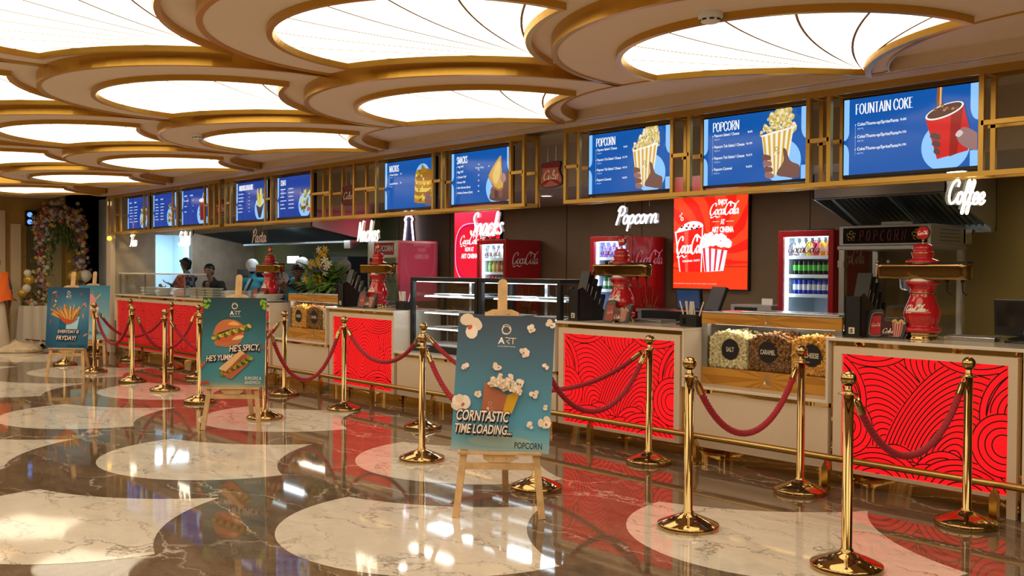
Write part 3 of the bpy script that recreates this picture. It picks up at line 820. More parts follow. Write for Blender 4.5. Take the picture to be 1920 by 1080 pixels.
# ------------------------------------------------------------------ easels and boards
def make_easel(label):
    t = thing('easel', (0, 0, 0), label, 'easel', 'pine display easels')
    tl = math.tan(R(9))
    def leg(sx):
        m = MB(); a = Vector((sx*0.262, -0.06, 0)); b = Vector((sx*0.14, -0.06+1.16*tl, 1.16)); d = (b-a).normalized()
        x = Vector((1, 0, 0)); y = d.cross(x).normalized(); x = y.cross(d)
        m.obox((a+b)/2, x, y, d, 0.021, 0.0125, (b-a).length/2); return m
    leg(-1).build('leg', PINE, t, 0.002, local=True); leg(1).build('leg', PINE, t, 0.002, local=True)
    m = MB(); a = Vector((0, 0.66, 0)); b = Vector((0, 0.16, 1.10)); d = (b-a).normalized(); x = Vector((1, 0, 0)); y = d.cross(x)
    m.obox((a+b)/2, x, y, d, 0.021, 0.0125, (b-a).length/2); m.build('leg', PINE, t, 0.002, local=True)
    yy = lambda z: -0.06+z*tl
    m = MB(); m.box(-0.255, 0.255, yy(.392)-0.045, yy(.392)+0.012, 0.382, 0.398); m.build('ledge', PINE, t, 0.002, local=True)
    m = MB(); m.prism([(-.10, .384), (.10, .384), (.10, .355), (.065, .335), (-.065, .335), (-.10, .355)], yy(.36)-0.024, yy(.36)-0.008, lambda u, v, d: (u, d, v))
    m.build('ledge_bracket', PINE, t, 0.001, local=True)
    k = MB()
    for sx in (-.04, .04): k.ball((sx, yy(.36)-0.025, .358), 0.006, 8)
    k.build('screws', STEEL, t, local=True)
    m = MB(); m.box(-0.225, 0.225, yy(.31)-0.008, yy(.31)+0.008, 0.288, 0.33); m.build('crossbar', PINE, t, 0.002, local=True)
    m = MB()
    arcp = [(-.03, .33), (-.03, 1.42)]+[(-.03*math.cos(R(a)), 1.42+.03*math.sin(R(a))) for a in range(15, 166, 15)]+[(.03, 1.42), (.03, .33)]
    m.prism(arcp, 0, 0.018, lambda u, v, d: (u, yy(v)+d+0.022, v)); m.build('mast', PINE, t, local=True)
    z0 = 1.222
    m = MB(); m.prism([(-.105, z0), (.105, z0), (.105, z0+.018), (.06, z0+.038), (-.06, z0+.038), (-.105, z0+.018)], -.022, 0.014, lambda u, v, d: (u, yy(v)+d, v))
    m.build('top_clamp', PINE, t, 0.001, local=True)
    k = MB()
    for sx in (-.04, .04): k.ball((sx, yy(z0)-0.023, z0+.015), 0.006, 8)
    k.build('screws', STEEL, t, local=True)
    return t
EAS = [(-4.62, 3.94, 46, 'pine easel with two front legs holding the popcorn board'),
       (-8.72, 4.15, 48, 'pine easel holding the burger and sandwich board'),
       (-14.38, 4.40, 46, 'pine easel holding the french fries board'),
       (-16.05, 5.25, 48, 'farthest pine easel holding the pale ice cream board')]
e0 = make_easel(EAS[0][3])
for i, (x, y, a, l) in enumerate(EAS):
    o = e0 if i == 0 else copy_tree(e0)
    o.location = (x, y, 0.0); o.rotation_euler = (0, 0, R(a)); o['label'] = l
def lerp3(a, b, t): return tuple(x+(y-x)*t for x, y in zip(a, b))
def ramp(stops):
    def f(v):
        for (p, c), (q, d) in zip(stops, stops[1:]):
            if v <= q: return lerp3(c, d, max(0, (v-p)/(q-p)))
        return stops[-1][1]
    return f
def loud(a, t, x, y, h, w, rot=0):
    """cream slanted headline with a dark drop edge"""
    dk = S(38, 30, 30); cr = S(236, 222, 196)
    for dx, dy in ((.004, -.006), (.006, -.010)): a.text(t, x+dx, y+dy, h, dk, w=w, bold=.055, shear=.22, rot=rot)
    a.text(t, x-.003, y+.002, h*1.03, dk, w=w*1.02, bold=.055, shear=.22, rot=rot)
    a.text(t, x, y, h, cr, w=w, bold=.02, shear=.22, rot=rot)
def board(i, art, label, tilt, roll):
    x, y, az, _ = EAS[i]
    t = thing('display_board', (x, y, 0.4), label, 'poster', 'display boards on easels', rz=R(az))
    tl = math.tan(R(9)); w, h = art.w, art.h
    up = Vector((math.sin(R(roll)), math.sin(R(tilt)), math.cos(R(tilt)))).normalized(); ux = Vector((1, 0, 0)); ux = (ux-up*ux.dot(up)).normalized()
    nz = ux.cross(up)       # towards the viewer
    o = Vector((0, -0.06+.398*tl-0.022, 0.0))-ux*w/2-up*0.0
    b = MB(); c = o+ux*w/2+up*h/2-nz*0.006; b.obox(c, ux, nz, up, w/2, 0.0042, h/2)
    bo = b.build('backing', WHITE, t, local=True)
    art.items = [(it[0], it[1], (min(1, it[2][0]*1.12), it[2][1]*1.06, min(1, it[2][2]*1.25)))+tuple(it[3:]) for it in art.items]      # printed inks read bluer than the warm ceiling light shows them
    m = MB(); art.mesh(m, o-nz*0.0015, ux, up, 0.00025); m.build('print', PRINT, t, local=True)
w, h = .60, .835
rr = random.Random(4)
a = Art(w, h)
f = ramp([(0, S(150, 178, 168)), (.08, S(112, 168, 174)), (.2, S(84, 158, 178)), (.45, S(80, 135, 150)), (.7, S(72, 108, 122)), (1, S(62, 74, 86))])
a.grid(1, 44, lambda u, v: f(v))
a.ell(.30, .06, .2, .035, S(150, 178, 162)); 
art_logo_ring(a, .30, .745, .075)
for fx, fy, r in [(.10, .02, .075), (.985, .05, .03), (.76, .09, .026), (.70, .27, .03), (.92, .37, .022), (.11, .40, .027), (.43, .38, .026), (.56, .46, .024), (.66, .50, .03), (.82, .57, .028), (.25, .59, .022), (.945, .665, .016), (.06, .665, .055), (.80, .80, .022), (.97, .77, .04)]:
    px, py = min(max(fx*w, r*.9), w-r*.9), min(max((1-fy)*h, r), h-r)
    a.popcorn(px, py, r*1.1, rr, (S(226, 210, 176), S(238, 226, 200), S(190, 96, 50)))
Q = lambda fx, fy: (fx*w, (1-fy)*h)
a.poly([Q(.31, .50), Q(.55, .59), Q(.51, .72), Q(.295, .72)], S(172, 104, 68)); a.poly([Q(.55, .59), Q(.69, .543), Q(.605, .72), Q(.51, .72)], S(214, 166, 30))
for i in range(46):
    t_ = rr.random(); fx = .34+.34*t_; fy = .545-.10*math.sin(math.pi*min(1, t_*1.05))*rr.random()+.05*(t_-.5)*rr.random()
    a.popcorn(fx*w, (1-fy)*h, .020, rr, (S(222, 204, 164), S(240, 228, 200), S(204, 140, 56)))
art_logo_ring(a, .385*w, .34*h, .03, S(200, 150, 100))
loud(a, 'CORNTASTIC', .055*w, .215*h, .062, .32)
loud(a, 'TIME LOADING...', .045*w, .125*h, .054, .345)
a.text('POPCORN', .655*w, .032*h, .036, S(28, 34, 38), w=.165, bold=.012)
board(0, a, 'popcorn advertising board reading corntastic time loading', 9, 2.2)
a = Art(w, h)
f = ramp([(0, S(176, 176, 140)), (.05, S(96, 150, 140)), (.16, S(72, 146, 152)), (.5, S(66, 132, 136)), (.75, S(44, 92, 96)), (1, S(36, 68, 72))])
a.grid(16, 40, lambda u, v: lerp3(f(v), S(30, 74, 78), min(1, abs(u-.5)*1.1)*.55))
art_logo_ring(a, .30, .755, .07)
for sx in (0, 1):
    for i in range(6):
        px = .012+.055*rr.random(); py = h-.015-.085*rr.random(); a.ell(px if sx == 0 else w-px, py, .012, .022, S(132, 176, 30), 10, rr.random()*3)
# burger
bx, by = .265, .50
a.blob([(bx-.125, by-.115), (bx-.13, by-.065), (bx+.02, by-.055), (bx+.10, by-.02), (bx+.11, by-.07), (bx+.02, by-.125)], S(186, 112, 70))
a.blob([(bx-.12, by-.05), (bx-.07, by-.085), (bx+.04, by-.06), (bx+.13, by-.01), (bx+.10, by+.025), (bx-.02, by+.0)], S(196, 96, 48))
a.blob([(bx+.02, by-.06), (bx+.10, by-.05), (bx+.13, by-.02), (bx+.07, by-.02)], S(228, 196, 130))
for i in range(16):
    t_ = i/15; a.ell(bx-.15+.33*t_, by-.045+.115*t_+.012*math.sin(i*2.1), .026, .016, (S(200, 188, 66), S(150, 150, 50), S(86, 92, 34))[i % 3], 9, i)
a.blob([(bx-.13, by-.01), (bx-.12, by+.005), (bx-.02, by+.035), (bx+.02, by+.06), (bx-.04, by+.015)], S(92, 52, 30))
a.blob([(bx-.155, by-.02), (bx-.13, by+.07), (bx-.06, by+.125), (bx+.04, by+.125), (bx+.115, by+.085), (bx+.11, by+.06), (bx, by+.04), (bx-.09, by+.01)], S(194, 116, 64))
a.blob([(bx-.02, by+.085), (bx+.03, by+.112), (bx+.09, by+.085), (bx+.06, by+.075)], S(232, 176, 92))
loud(a, "HE'S SPICY,", .44*w, .395*h, .058, .285, R(4))
loud(a, "HE'S YUMMY!", .085*w, .285*h, .052, .29, R(4))
# sandwich
sx_, sy_ = .30, .20
a.poly([(sx_-.115, sy_-.045), (sx_+.115, sy_+.115), (sx_+.15, sy_+.095), (sx_+.15, sy_+.02), (sx_-.005, sy_-.125), (sx_-.05, sy_-.115)], S(176, 100, 64))
for i in range(26):
    t_ = i/25; a.ell(sx_-.10+.27*t_, sy_-.085+.165*t_+.012*math.sin(i*1.7), .023, .018, (S(108, 124, 28), S(156, 160, 40), S(60, 84, 22), S(196, 110, 50))[i % 4], 9, i)
a.poly([(sx_-.125, sy_-.035), (sx_+.085, sy_+.125), (sx_+.12, sy_+.10), (sx_-.06, sy_-.062)], S(168, 96, 56))
a.poly([(sx_-.125, sy_-.035), (sx_-.12, sy_-.02), (sx_+.075, sy_+.145), (sx_+.115, sy_+.115), (sx_+.085, sy_+.10), (sx_-.06, sy_-.055)], S(222, 180, 120))
a.text('BURGERS &', .70*w, .085*h, .030, S(214, 216, 196), w=.155, bold=.01); a.text('SANDWICH', .70*w, .038*h, .030, S(214, 216, 196), w=.145, bold=.01)
a.blob([(0.002, .20), (.03, .235), (.045, .225), (.03, .195), (.004, .175)], S(190, 86, 60)); a.blob([(.002, .02), (.03, .05), (.08, .045), (.09, .02), (.06, .03), (.03, .02)], S(186, 60, 44)); a.blob([(w-.05, .36), (w-.02, .375), (w-.002, .40), (w-.002, .37)], S(190, 52, 40))
board(1, a, 'burger and sandwich advertising board reading he is spicy', 4, 0.3)
a = Art(w, h)
f = ramp([(0, S(64, 140, 156)), (.3, S(60, 124, 148)), (.65, S(96, 160, 180)), (1, S(26, 66, 88))])
a.grid(12, 26, lambda u, v: lerp3(f(v), S(28, 78, 104), min(1, math.hypot(u-.62, v-.6)*1.3)))
art_logo_ring(a, .30, .76, .055)
for i in range(26):
    px, py = rr.uniform(.04, w-.04), rr.uniform(.05, h-.05)
    if .12 < px < .50 and .12 < py < .62: continue
    a.ell(px, py, rr.uniform(.02, .04), .012, (S(196, 140, 84), S(214, 190, 140), S(150, 84, 60))[i % 3], 10, rr.uniform(.3, 2.2))
a.poly([(.20, .50), (.29, .34), (.29, .26), (.17, .26)], S(26, 96, 120)); a.poly([(.29, .36), (.47, .44), (.44, .26), (.28, .26)], S(170, 214, 214))
for i in range(30):
    b_ = (.22+.012*(i % 15), .40+.03*math.sin(i)); an = R(150-6.5*(i % 15))+rr.uniform(-.15, .15); L_ = rr.uniform(.12, .2)
    a.stroke([b_, (b_[0]+L_*math.cos(an), b_[1]+L_*math.sin(an))], .016, (S(214, 156, 60), S(226, 180, 90), S(190, 120, 40))[i % 3], sm=False)
a.blob([(.15, .47), (.24, .36), (.33, .33), (.45, .41), (.36, .39), (.27, .40)], S(186, 84, 44))
loud(a, 'EVERYDAY IS', .29*w, .245*h, .042, .30); loud(a, 'FRYDAY!', .26*w, .13*h, .058, .28)
a.text('FRENCH FRIES', .52*w, .02*h, .028, S(40, 46, 44), w=.25)
board(2, a, 'blurred french fries advertising board reading everyday is fryday', 4, 0.6)
a = Art(w, h)
a.grid(1, 20, lambda u, v: lerp3(S(150, 196, 196), S(54, 128, 146), v))
a.ell(.30, .50, .14, .05, S(206, 96, 90)); a.blob([(.18, .5), (.22, .36), (.38, .36), (.42, .5)], S(214, 206, 196)); a.ell(.30, .40, .09, .06, S(196, 150, 110))
a.blob([(.22, .62), (.30, .70), (.38, .62), (.36, .54), (.24, .54)], S(220, 150, 140)); a.stroke([(.38, .62), (.46, .70)], .02, S(210, 170, 80), sm=False); a.text('ICE CREAM', .30, .06, .05, S(70, 90, 90), al='c')
for i in range(8): a.ell(rr.uniform(.05, .55), rr.uniform(.2, .75), .014, .012, S(206, 120, 110), 8)
board(3, a, 'pale teal ice cream board behind the french fries board', 4, 0.3)

# ------------------------------------------------------------------ menu screens
BLUE = S(4, 84, 166); BLUED = S(22, 62, 150); PALE = S(140, 196, 250)
MX = [-17.455, -16.30, -15.14, -13.245, -12.03, -9.485, -8.25, -6.25, -4.975, -3.75]
SW, SH = .932, .524
TVL = ['menu screen farthest left, with two columns of lines', 'menu screen second from the left, showing a salad bowl', 'menu screen third from the left, showing a dark red drink',
       'menu screen headed french fries, with fries in a cone', 'menu screen headed chaat', 'menu screen headed nachos', 'menu screen headed snacks, with a hand holding a samosa',
       'menu screen headed popcorn, above the fridge with the open red side', 'menu screen headed popcorn, second from the right', 'menu screen headed fountain drinks, rightmost']
SK1, SK2 = S(112, 74, 66), S(150, 100, 92)
def tub(a, x, y, k, rr):
    for i in range(120):
        an = rr.random(); hh = 1-i/120
        px = x+(an-.5)*.27*k*(1-.80*hh**1.3); py = y+.11*k+hh*.22*k+rr.uniform(-.01, .01)*k
        a.popcorn(px, py, .024*k, rr, (S(206, 180, 96), S(238, 224, 180), S(150, 104, 36)) if i % 3 else (S(226, 206, 140), S(190, 160, 80), S(120, 80, 24)))
    L_, R_, LB, RB = (x-.13*k, y+.10*k), (x+.13*k, y+.14*k), (x-.085*k, y-.19*k), (x+.075*k, y-.17*k)
    a.poly([L_, R_, RB, LB], S(236, 232, 214))
    for i in range(6):
        t0, t1 = (i+.15)/6, (i+.62)/6
        a.poly([lerp3(L_, R_, t0)[:2], lerp3(L_, R_, t1)[:2], lerp3(LB, RB, t1)[:2], lerp3(LB, RB, t0)[:2]], S(214, 164, 52))
    a.stroke([L_, R_], .012*k, S(240, 238, 226), sm=False)
    art_logo_ring(a, x-.005*k, y+.0*k, .035*k, S(120, 96, 50))
    a.hand(x-.02*k, y-.14*k, .17*k, SK1, SK2)
def menu(i, a, rr):
    bl = BLUE if i > 4 else BLUED
    a.rect(0, 0, SW, SH, bl)
    a.poly([(0, SH), (.040, SH)]+[(.040-.040*(1-math.cos(R(t)))*1.0, .30-.06*math.sin(R(t))) for t in range(0, 91, 15)]+[(0, .24)], PALE)
    a.poly([(0, 0), (.040, 0), (.040, .14)]+[(.040*math.cos(R(t)), .14+.075*math.sin(R(t))) for t in range(0, 91, 15)], PALE)
    a.poly([(SW, SH), (SW-.05, SH), (SW-.05, .38)]+[(SW-.05+.05*(1-math.cos(R(t))), .38-.09*math.sin(R(t))) for t in range(0, 91, 15)], PALE)
    hx = SW-.19
    a.ell(hx-.02, .14, .16, .16, PALE, 36) if i not in (5,) else a.ell(hx-.02, .34, .13, .13, PALE, 30)
    a.rect(SW-.05, 0, SW, .10, PALE)
    T = {3: ('FRENCH FRIES & POTATO FRIES', .44), 4: ('CHAAT', .15), 5: ('NACHOS', .19), 6: ('SNACKS', .18), 7: ('POPCORN', .235), 8: ('POPCORN', .255), 9: ('FOUNTAIN COKE', .42)}.get(i)
    if T: serif(a, T[0], .085, .415, T[1], .072, W1)
    rows = {7: [('Popcorn Salted / Cheese', '30grams', 'Rs90'), ('Popcorn Tub Salted / Cheese', '90grams', 'Rs190'), ('Popcorn Tub Salted / Cheese', '110grams', 'Rs210'), ('Popcorn Caramel', '90grams', 'Rs250')],
            6: [('Veg Puff', '', '50'), ('Egg Puff', '', '60'), ('Chicken Puff', '', '70'), ('Paneer Puff', '', '60'), ('Aloo Samosa (2pcs)', '', '60'), ('Chicken Samosa (2pcs)', '', '80')],
            5: [('Cheesy Nachos', '100 gms', '150'), ('Loaded Nachos', '120 gms', '180')],
            9: [('Coke/Thums-up/Sprite/Fanta', '300 ML', 'Rs80'), ('Coke/Thums-up/Sprite/Fanta', '400 ML', 'Rs150'), ('Coke/Thums-up/Sprite/Fanta', '650 ML', 'Rs190')]}
    rows[8] = rows[7]
    rs = rows.get(i)
    if rs:
        n = len(rs); y0 = .375 if i != 9 else .335; dy = {7: .088, 8: .088, 6: .054, 5: .10, 9: .085}[i]
        for k, (n_, g_, p_) in enumerate(rs):
            y = y0-dy*k
            a.ell(.090, y+.008, .004, .004, W1, 8); a.text(n_, .105, y, .021, W1, bold=.012, w={23: .235, 25: .235, 27: .285, 15: .17, 26: .30}.get(len(n_), .0118*len(n_)))
            if g_: a.text(g_, .105, y-.026, .011, S(190, 210, 240))
            a.text(p_, .46 if i != 5 else .33, y+.004, .015, W1, al='r', bold=.01)
        a.rect(.0892, y0-dy*(n-1)-.03, .0908, y0+.004, S(190, 210, 240))
        if i == 6: a.text('Potato Chips', .40, .345, .017, W1); a.text('40', .60, .35, .014, W1)
    else:
        for c in range(2 if i in (0, 1, 4) else 1):
            for k in range(6 if i != 2 else 3):
                y = .36-(.05 if i != 2 else .085)*k; x = .085+.22*c
                if i in (3, 4) or i == 1 or i == 0 or i == 2:
                    a.rect(x, y, x+rr.uniform(.09, .16), y+.011, S(200, 214, 240))
                    if c == 0: a.rect(.40, y+.001, .43, y+.010, S(200, 214, 240))
        if i < 3:
            for c in range(2): a.rect(.085+.22*c, .43, .19+.22*c, .452, S(170, 190, 230))
    if i in (7, 8): tub(a, hx, .22, 1.05, rr)
    elif i == 9:
        a.stroke([(hx-.055, SH), (hx-.06, .45), (hx-.05, .36)], .034, S(150, 84, 30)); a.stroke([(hx-.05, SH), (hx-.052, .38)], .012, S(226, 176, 110), sm=False)
        a.poly([(hx-.15, .33), (hx+.10, .40), (hx+.155, .17), (hx+.13, .10), (hx+.06, .085), (hx-.07, .06)][:6], S(200, 22, 24))
        a.poly([(hx-.15, .33), (hx+.10, .40), (hx+.06, .085), (hx-.07, .06)], S(206, 24, 24)); a.poly([(hx+.02, .375), (hx+.10, .40), (hx+.06, .085), (hx+.01, .07)], S(150, 14, 16))
        a.ell(hx-.025, .368, .13, .042, S(240, 236, 232), 30, R(15)); a.ell(hx-.025, .370, .118, .034, S(84, 40, 26), 26, R(15))
        for k in range(14): a.ell(hx-.025+rr.uniform(-.08, .08), .375+rr.uniform(-.012, .035), .012, .009, (S(120, 60, 36), S(170, 120, 80), S(70, 36, 24))[k % 3], 8)
        a.blob([(hx+.06, .20), (hx+.10, .25), (hx+.17, .22), (hx+.24, .16), (hx+.24, .09), (hx+.14, .11), (hx+.08, .15)], S(150, 110, 108)); a.blob([(hx+.05, .205), (hx+.075, .235), (hx+.10, .215), (hx+.075, .19)], S(214, 190, 190))
        for k in range(3): a.blob([(hx-.115+.012*k, .205-.05*k), (hx-.10+.01*k, .235-.05*k), (hx-.05, .215-.05*k), (hx-.055, .185-.05*k)], S(88, 62, 62))
    elif i == 5:
        for k in range(7):
            t_ = k/6
            a.blob([(hx-.16+.03*t_, .06+.04*k), (hx-.14, .12+.045*k), (hx, .14+.045*k+.01*(k % 2)), (hx+.14, .12+.045*k), (hx+.17, .05+.04*k), (hx, .04+.04*k)], (S(176, 120, 26), S(206, 160, 50), S(150, 96, 24), S(222, 190, 80))[k % 4])
        a.poly([(hx-.05, .36), (hx-.03, .47), (hx+.08, .38)], S(150, 116, 30)); a.poly([(hx-.15, .33), (hx-.12, .41), (hx-.06, .35)], S(170, 140, 40))
        for k in range(24): a.ell(hx+rr.uniform(-.14, .14), rr.uniform(.06, .36), .02, .012, (S(206, 190, 60), S(120, 76, 20), S(232, 206, 110))[k % 3], 8, rr.uniform(0, 3))
        a.blob([(hx+.05, .02), (hx+.04, .12), (hx+.09, .17), (hx+.13, .12), (hx+.18, .08), (hx+.18, .02)], S(120, 84, 78))
    elif i == 6:
        a.blob([(hx-.10, .02), (hx-.08, .12), (hx+.0, .14), (hx+.10, .26), (hx+.19, .27), (hx+.19, .02)], S(96, 62, 58))
        for k in range(3): a.blob([(hx-.09+.06*k, .04), (hx-.10+.06*k, .12), (hx-.06+.06*k, .145), (hx-.035+.06*k, .05)], (S(120, 80, 74), S(84, 54, 52))[k % 2])
        a.blob([(hx-.13, .26), (hx-.05, .36), (hx+.045, .445), (hx+.06, .40), (hx+.075, .27), (hx+.09, .15), (hx+.02, .12), (hx-.08, .19)], S(206, 160, 74)); a.blob([(hx-.07, .27), (hx+.03, .40), (hx+.04, .26), (hx-.02, .17)], S(226, 190, 110)); a.blob([(hx-.135, .27), (hx-.12, .23), (hx+.0, .125), (hx+.10, .14), (hx+.05, .10), (hx-.06, .14)], S(160, 100, 40))
        a.blob([(hx+.05, .22), (hx+.07, .27), (hx+.12, .26), (hx+.13, .20), (hx+.08, .18)], S(166, 122, 116))
    elif i == 3:
        a.poly([(hx-.12, .26), (hx, .03), (hx+.12, .28), (hx, .16)], S(196, 214, 246)); a.poly([(hx-.12, .20), (hx, .16), (hx+.12, .22), (hx+.02, .02), (hx-.04, .02)], S(60, 46, 60))
        for k in range(34): x0 = hx+rr.uniform(-.09, .09); a.stroke([(x0*.6+hx*.4, .18), (x0, rr.uniform(.30, .42))], .016, (S(206, 190, 60), S(170, 150, 40), S(226, 214, 110))[k % 3], sm=False)
    elif i == 2:
        a.poly([(hx-.10, .33), (hx+.12, .37), (hx+.08, .05), (hx-.06, .05)], S(120, 20, 40)); a.ell(hx, .35, .11, .03, S(214, 214, 230)); a.stroke([(hx, .35), (hx+.05, .46)], .02, S(190, 200, 220), sm=False)
        for k in range(3): a.ell(hx-.07, .26-.06*k, .03, .02, SK1)
    else:
        for k in range(40): a.ell(hx+rr.uniform(-.12, .12), .20+rr.uniform(-.14, .14), .03, .02, (S(120, 130, 40), S(206, 190, 110), S(76, 84, 30), S(176, 90, 40))[k % 4], 9, rr.uniform(0, 3))
for i, x in enumerate(MX):
    rr = random.Random(20+i)
    t = thing('menu_screen', (x+SW/2, 6.36, 2.45), TVL[i], 'screen', 'menu screens in the gold frame')
    z0 = 2.187
    m = MB(); m.box(x-.012, x+SW+.012, 6.352, 6.40, z0-.022, z0+SH+.012); m.build('housing', BLACK, t, 0.003)
    a = Art(SW, SH); menu(i, a, rr)
    cl = []
    for it in a.items:      # keep the picture inside the glass
        it = list(it); it[0] = [(min(max(p[0], 0.0), SW), min(max(p[1], 0.0), SH)) for p in it[0]]; cl.append(tuple(it))
    a.items = cl
    m = MB(); a.mesh(m, (x, 6.3515, z0), (1, 0, 0), (0, 0, 1), 0.00012); m.build('picture', SCREEN, t)
    m = MB(); m.box(x+.2, x+.3, 6.40, 6.412, z0+.1, z0+SH+.02); m.box(x+.63, x+.73, 6.40, 6.412, z0+.1, z0+SH+.02); m.build('bracket', BLACK, t)

# gold lattice frames that carry the screens
def frame(label, x0, x1, posts, rposts, bars):
    t = thing('gold_lattice', ((x0+x1)/2, 6.25, 2.11), label, 'lattice', 'gold lattices above the counters')
    yf, yr_, s = 6.25, 6.42, 0.0155
    m = MB(); m.box(x0, x1, yf-s, yf+s, 2.108, 2.140); m.box(x0, x1, yr_-s, yr_+s, 2.108, 2.140)
    m.box(x0, x0+.03, yf, yr_, 2.109, 2.139); m.box(x1-.03, x1, yf, yr_, 2.109, 2.139)
    for p in posts: m.box(p-s, p+s, yf, yr_, 2.112, 2.136)
    m.build('bottom_rail', GOLDF, t)
    m = MB(); m.box(x0, x1, yf-s, yf+s, 2.738, 2.785); m.box(x0, x1, yr_-s, yr_+s, 2.738, 2.785)
    for p in posts: m.box(p-s, p+s, yf, yr_, 2.745, 2.775)
    m.build('top_rail', GOLDF, t)
    for p in posts:
        m = MB(); m.box(p-s, p+s, yf-s, yf+s, 2.139, 2.739); m.build('post', GOLDF, t)
    for p in rposts:
        m = MB(); m.box(p-s, p+s, yr_-s, yr_+s, 2.139, 2.739); m.build('post', GOLDF, t)
    for a_, b_ in bars:
        MB().box(a_, b_, yf-s, yf+s, 2.421, 2.450).build('crossbar', GOLDF, t); MB().box(a_-.03, b_, yr_-s, yr_+s, 2.421, 2.450).build('crossbar', GOLDF, t)
frame('right gold lattice frame around three menu screens', -6.455, 6.0, [-6.44, -6.27, -5.21, -5.035, -3.965, -3.80, -2.75, -1.1, .6], [-6.44, -6.27, -5.21, -5.035, -3.965, -3.80, -2.75], [(-6.44, -6.27), (-5.21, -5.035), (-3.965, -3.80), (-2.75, -1.1)])
frame('middle gold lattice frame around four menu screens', -13.39, -6.98, [-13.37, -13.20, -12.17, -12.0, -10.95, -10.50, -9.97, -9.50, -8.43, -8.27, -7.19, -7.0], [-13.37, -13.20, -12.17, -12.0, -10.95, -10.50, -9.97, -9.50, -8.43, -8.27, -7.19, -7.0], [(-13.37, -13.20), (-12.17, -12.0), (-10.95, -10.50), (-9.97, -9.50), (-8.43, -8.27), (-7.19, -7.0)])
frame('left gold lattice frame around three menu screens', -18.1, -13.54, [-18.08, -17.8, -17.5, -16.43, -16.25, -15.24, -15.08, -14.07, -13.92, -13.73, -13.56], [-18.08, -17.5, -16.43, -16.25, -15.24, -15.08, -14.07, -13.92, -13.56], [(-17.8, -17.5), (-16.43, -16.25), (-15.24, -15.08), (-14.07, -13.92)])

# light boxes on the back wall
def lightbox(x0, x1, z0, z1, art, label):
    t = thing('light_box', ((x0+x1)/2, 9.08, z0), label, 'light box', 'red light box posters on the back wall')
    m = MB(); m.box(x0-.012, x1+.012, 9.05, 9.099, z0-.012, z1); m.build('case', BLACK, t)
    cl = []
    for it in art.items:
        it = list(it); it[0] = [(min(max(p[0], 0.0), art.w), min(max(p[1], 0.0), art.h)) for p in it[0]]; cl.append(tuple(it))
    art.items = cl
    m = MB(); art.mesh(m, (x0, 9.0495, z0), (1, 0, 0), (0, 0, 1), 0.00015); m.build('print', LIGHTBOX, t)
W_, H_ = 1.035, 1.04
a = Art(W_, H_)
a.rect(0, 0, W_, H_, S(236, 30, 16))
cx, cy = .5, .42
for k in range(14):
    a0 = R(k*360/14); pts = [(cx, cy)]
    for j in range(7): t_ = j/6; an = a0+.5*t_; pts.append((cx+1.1*t_*math.cos(an), cy+1.1*t_*math.sin(an)))
    for j in range(7): t_ = 1-j/6; an = a0+R(13)+.5*t_; pts.append((cx+1.1*t_*math.cos(an), cy+1.1*t_*math.sin(an)))
    a.poly(pts, S(246, 66, 30))
a.blob([(-.1, .25), (.25, .20), (.6, .24), (1.1, .27), (1.1, -.05), (-.1, -.05)], S(240, 60, 18))
a.stroke([(0, .24), (.28, .20), (.6, .245), (W_, .25)], .010, S(200, 16, 16))
a.text('ENJOY', .70, .945, .055, W1, w=.13, bold=.05, al='c'); a.logo(.52, .81, .40, W1, h=.17, fat=.36)
a.text('AT', .70, .725, .055, W1, w=.055, bold=.05, al='c'); a.rect(.56, .752, .655, .756, W1); a.rect(.745, .752, .85, .756, W1)
a.text('ART CINEMA', .70, .635, .062, W1, w=.30, bold=.05, al='c')
wt = S(255, 255, 255)
a.poly([(.02, .655), (.43, .715), (.415, .19), (.095, .19)], wt); a.poly([(.045, .64), (.415, .70), (.40, .19), (.11, .19)], S(240, 30, 20)); a.poly([(.16, .66), (.22, .67), (.22, .19), (.18, .19)], S(250, 90, 70))
a.blob([(.06, .66), (.12, .72), (.22, .76), (.30, .77), (.40, .75), (.42, .705), (.24, .68)], wt)
for k in range(12): a.ell(.12+.025*k, .705+.02*math.sin(k*1.9), .018, .012, (S(60, 10, 10), S(220, 30, 40), S(255, 230, 230))[k % 3], 8, k)
a.logo(.05, .37, .42, wt, h=.26, fat=.34)
a.text('ORIGINAL TASTE', .14, .30, .022, wt, w=.25, bold=.03, rot=R(3))
for x_, y_, r_ in ((.13, .80, .022), (.105, .835, .014), (.125, .86, .011)): a.ell(x_, y_, r_, r_, wt, 16); a.ell(x_, y_, r_*.55, r_*.55, S(236, 40, 24), 12)
a.poly([(.42, .47), (.77, .43), (.72, .205), (.46, .19)], wt)
for k in range(4):
    t0, t1 = (k+.12)/4, (k+.5)/4; A_, B_, C_, D_ = (.42, .47), (.77, .43), (.70, .21), (.46, .19)
    a.poly([lerp3(A_, B_, t0)[:2], lerp3(A_, B_, t1)[:2], lerp3(D_, C_, t1)[:2], lerp3(D_, C_, t0)[:2]], S(232, 40, 70))
rr = random.Random(5)
for k in range(40): t_ = rr.random(); a.ell(.44+.36*t_, .47+.13*math.sin(math.pi*(.15+.8*t_))*rr.random()+.02, .04, .034, wt, 10)
a.text('©2024 SERVED CHILLED, TASTE AND ENJOY THIS DRINK', .02, .05, .012, S(255, 200, 190), w=.62)
lightbox(-7.515, -6.48, 1.315, 2.355, a, 'large red light box with a cup and popcorn picture, right one')
a = Art(W_, H_)
a.rect(0, 0, W_, H_, S(238, 30, 50)); a.grad(0, .75, W_, H_, S(238, 36, 56), S(250, 60, 96), 8)
ov = [(.06+.34*(1-math.cos(R(t)))*0+.40+.36*math.cos(R(t))*(1), .46+.40*math.sin(R(t))) for t in range(0, 360, 8)]
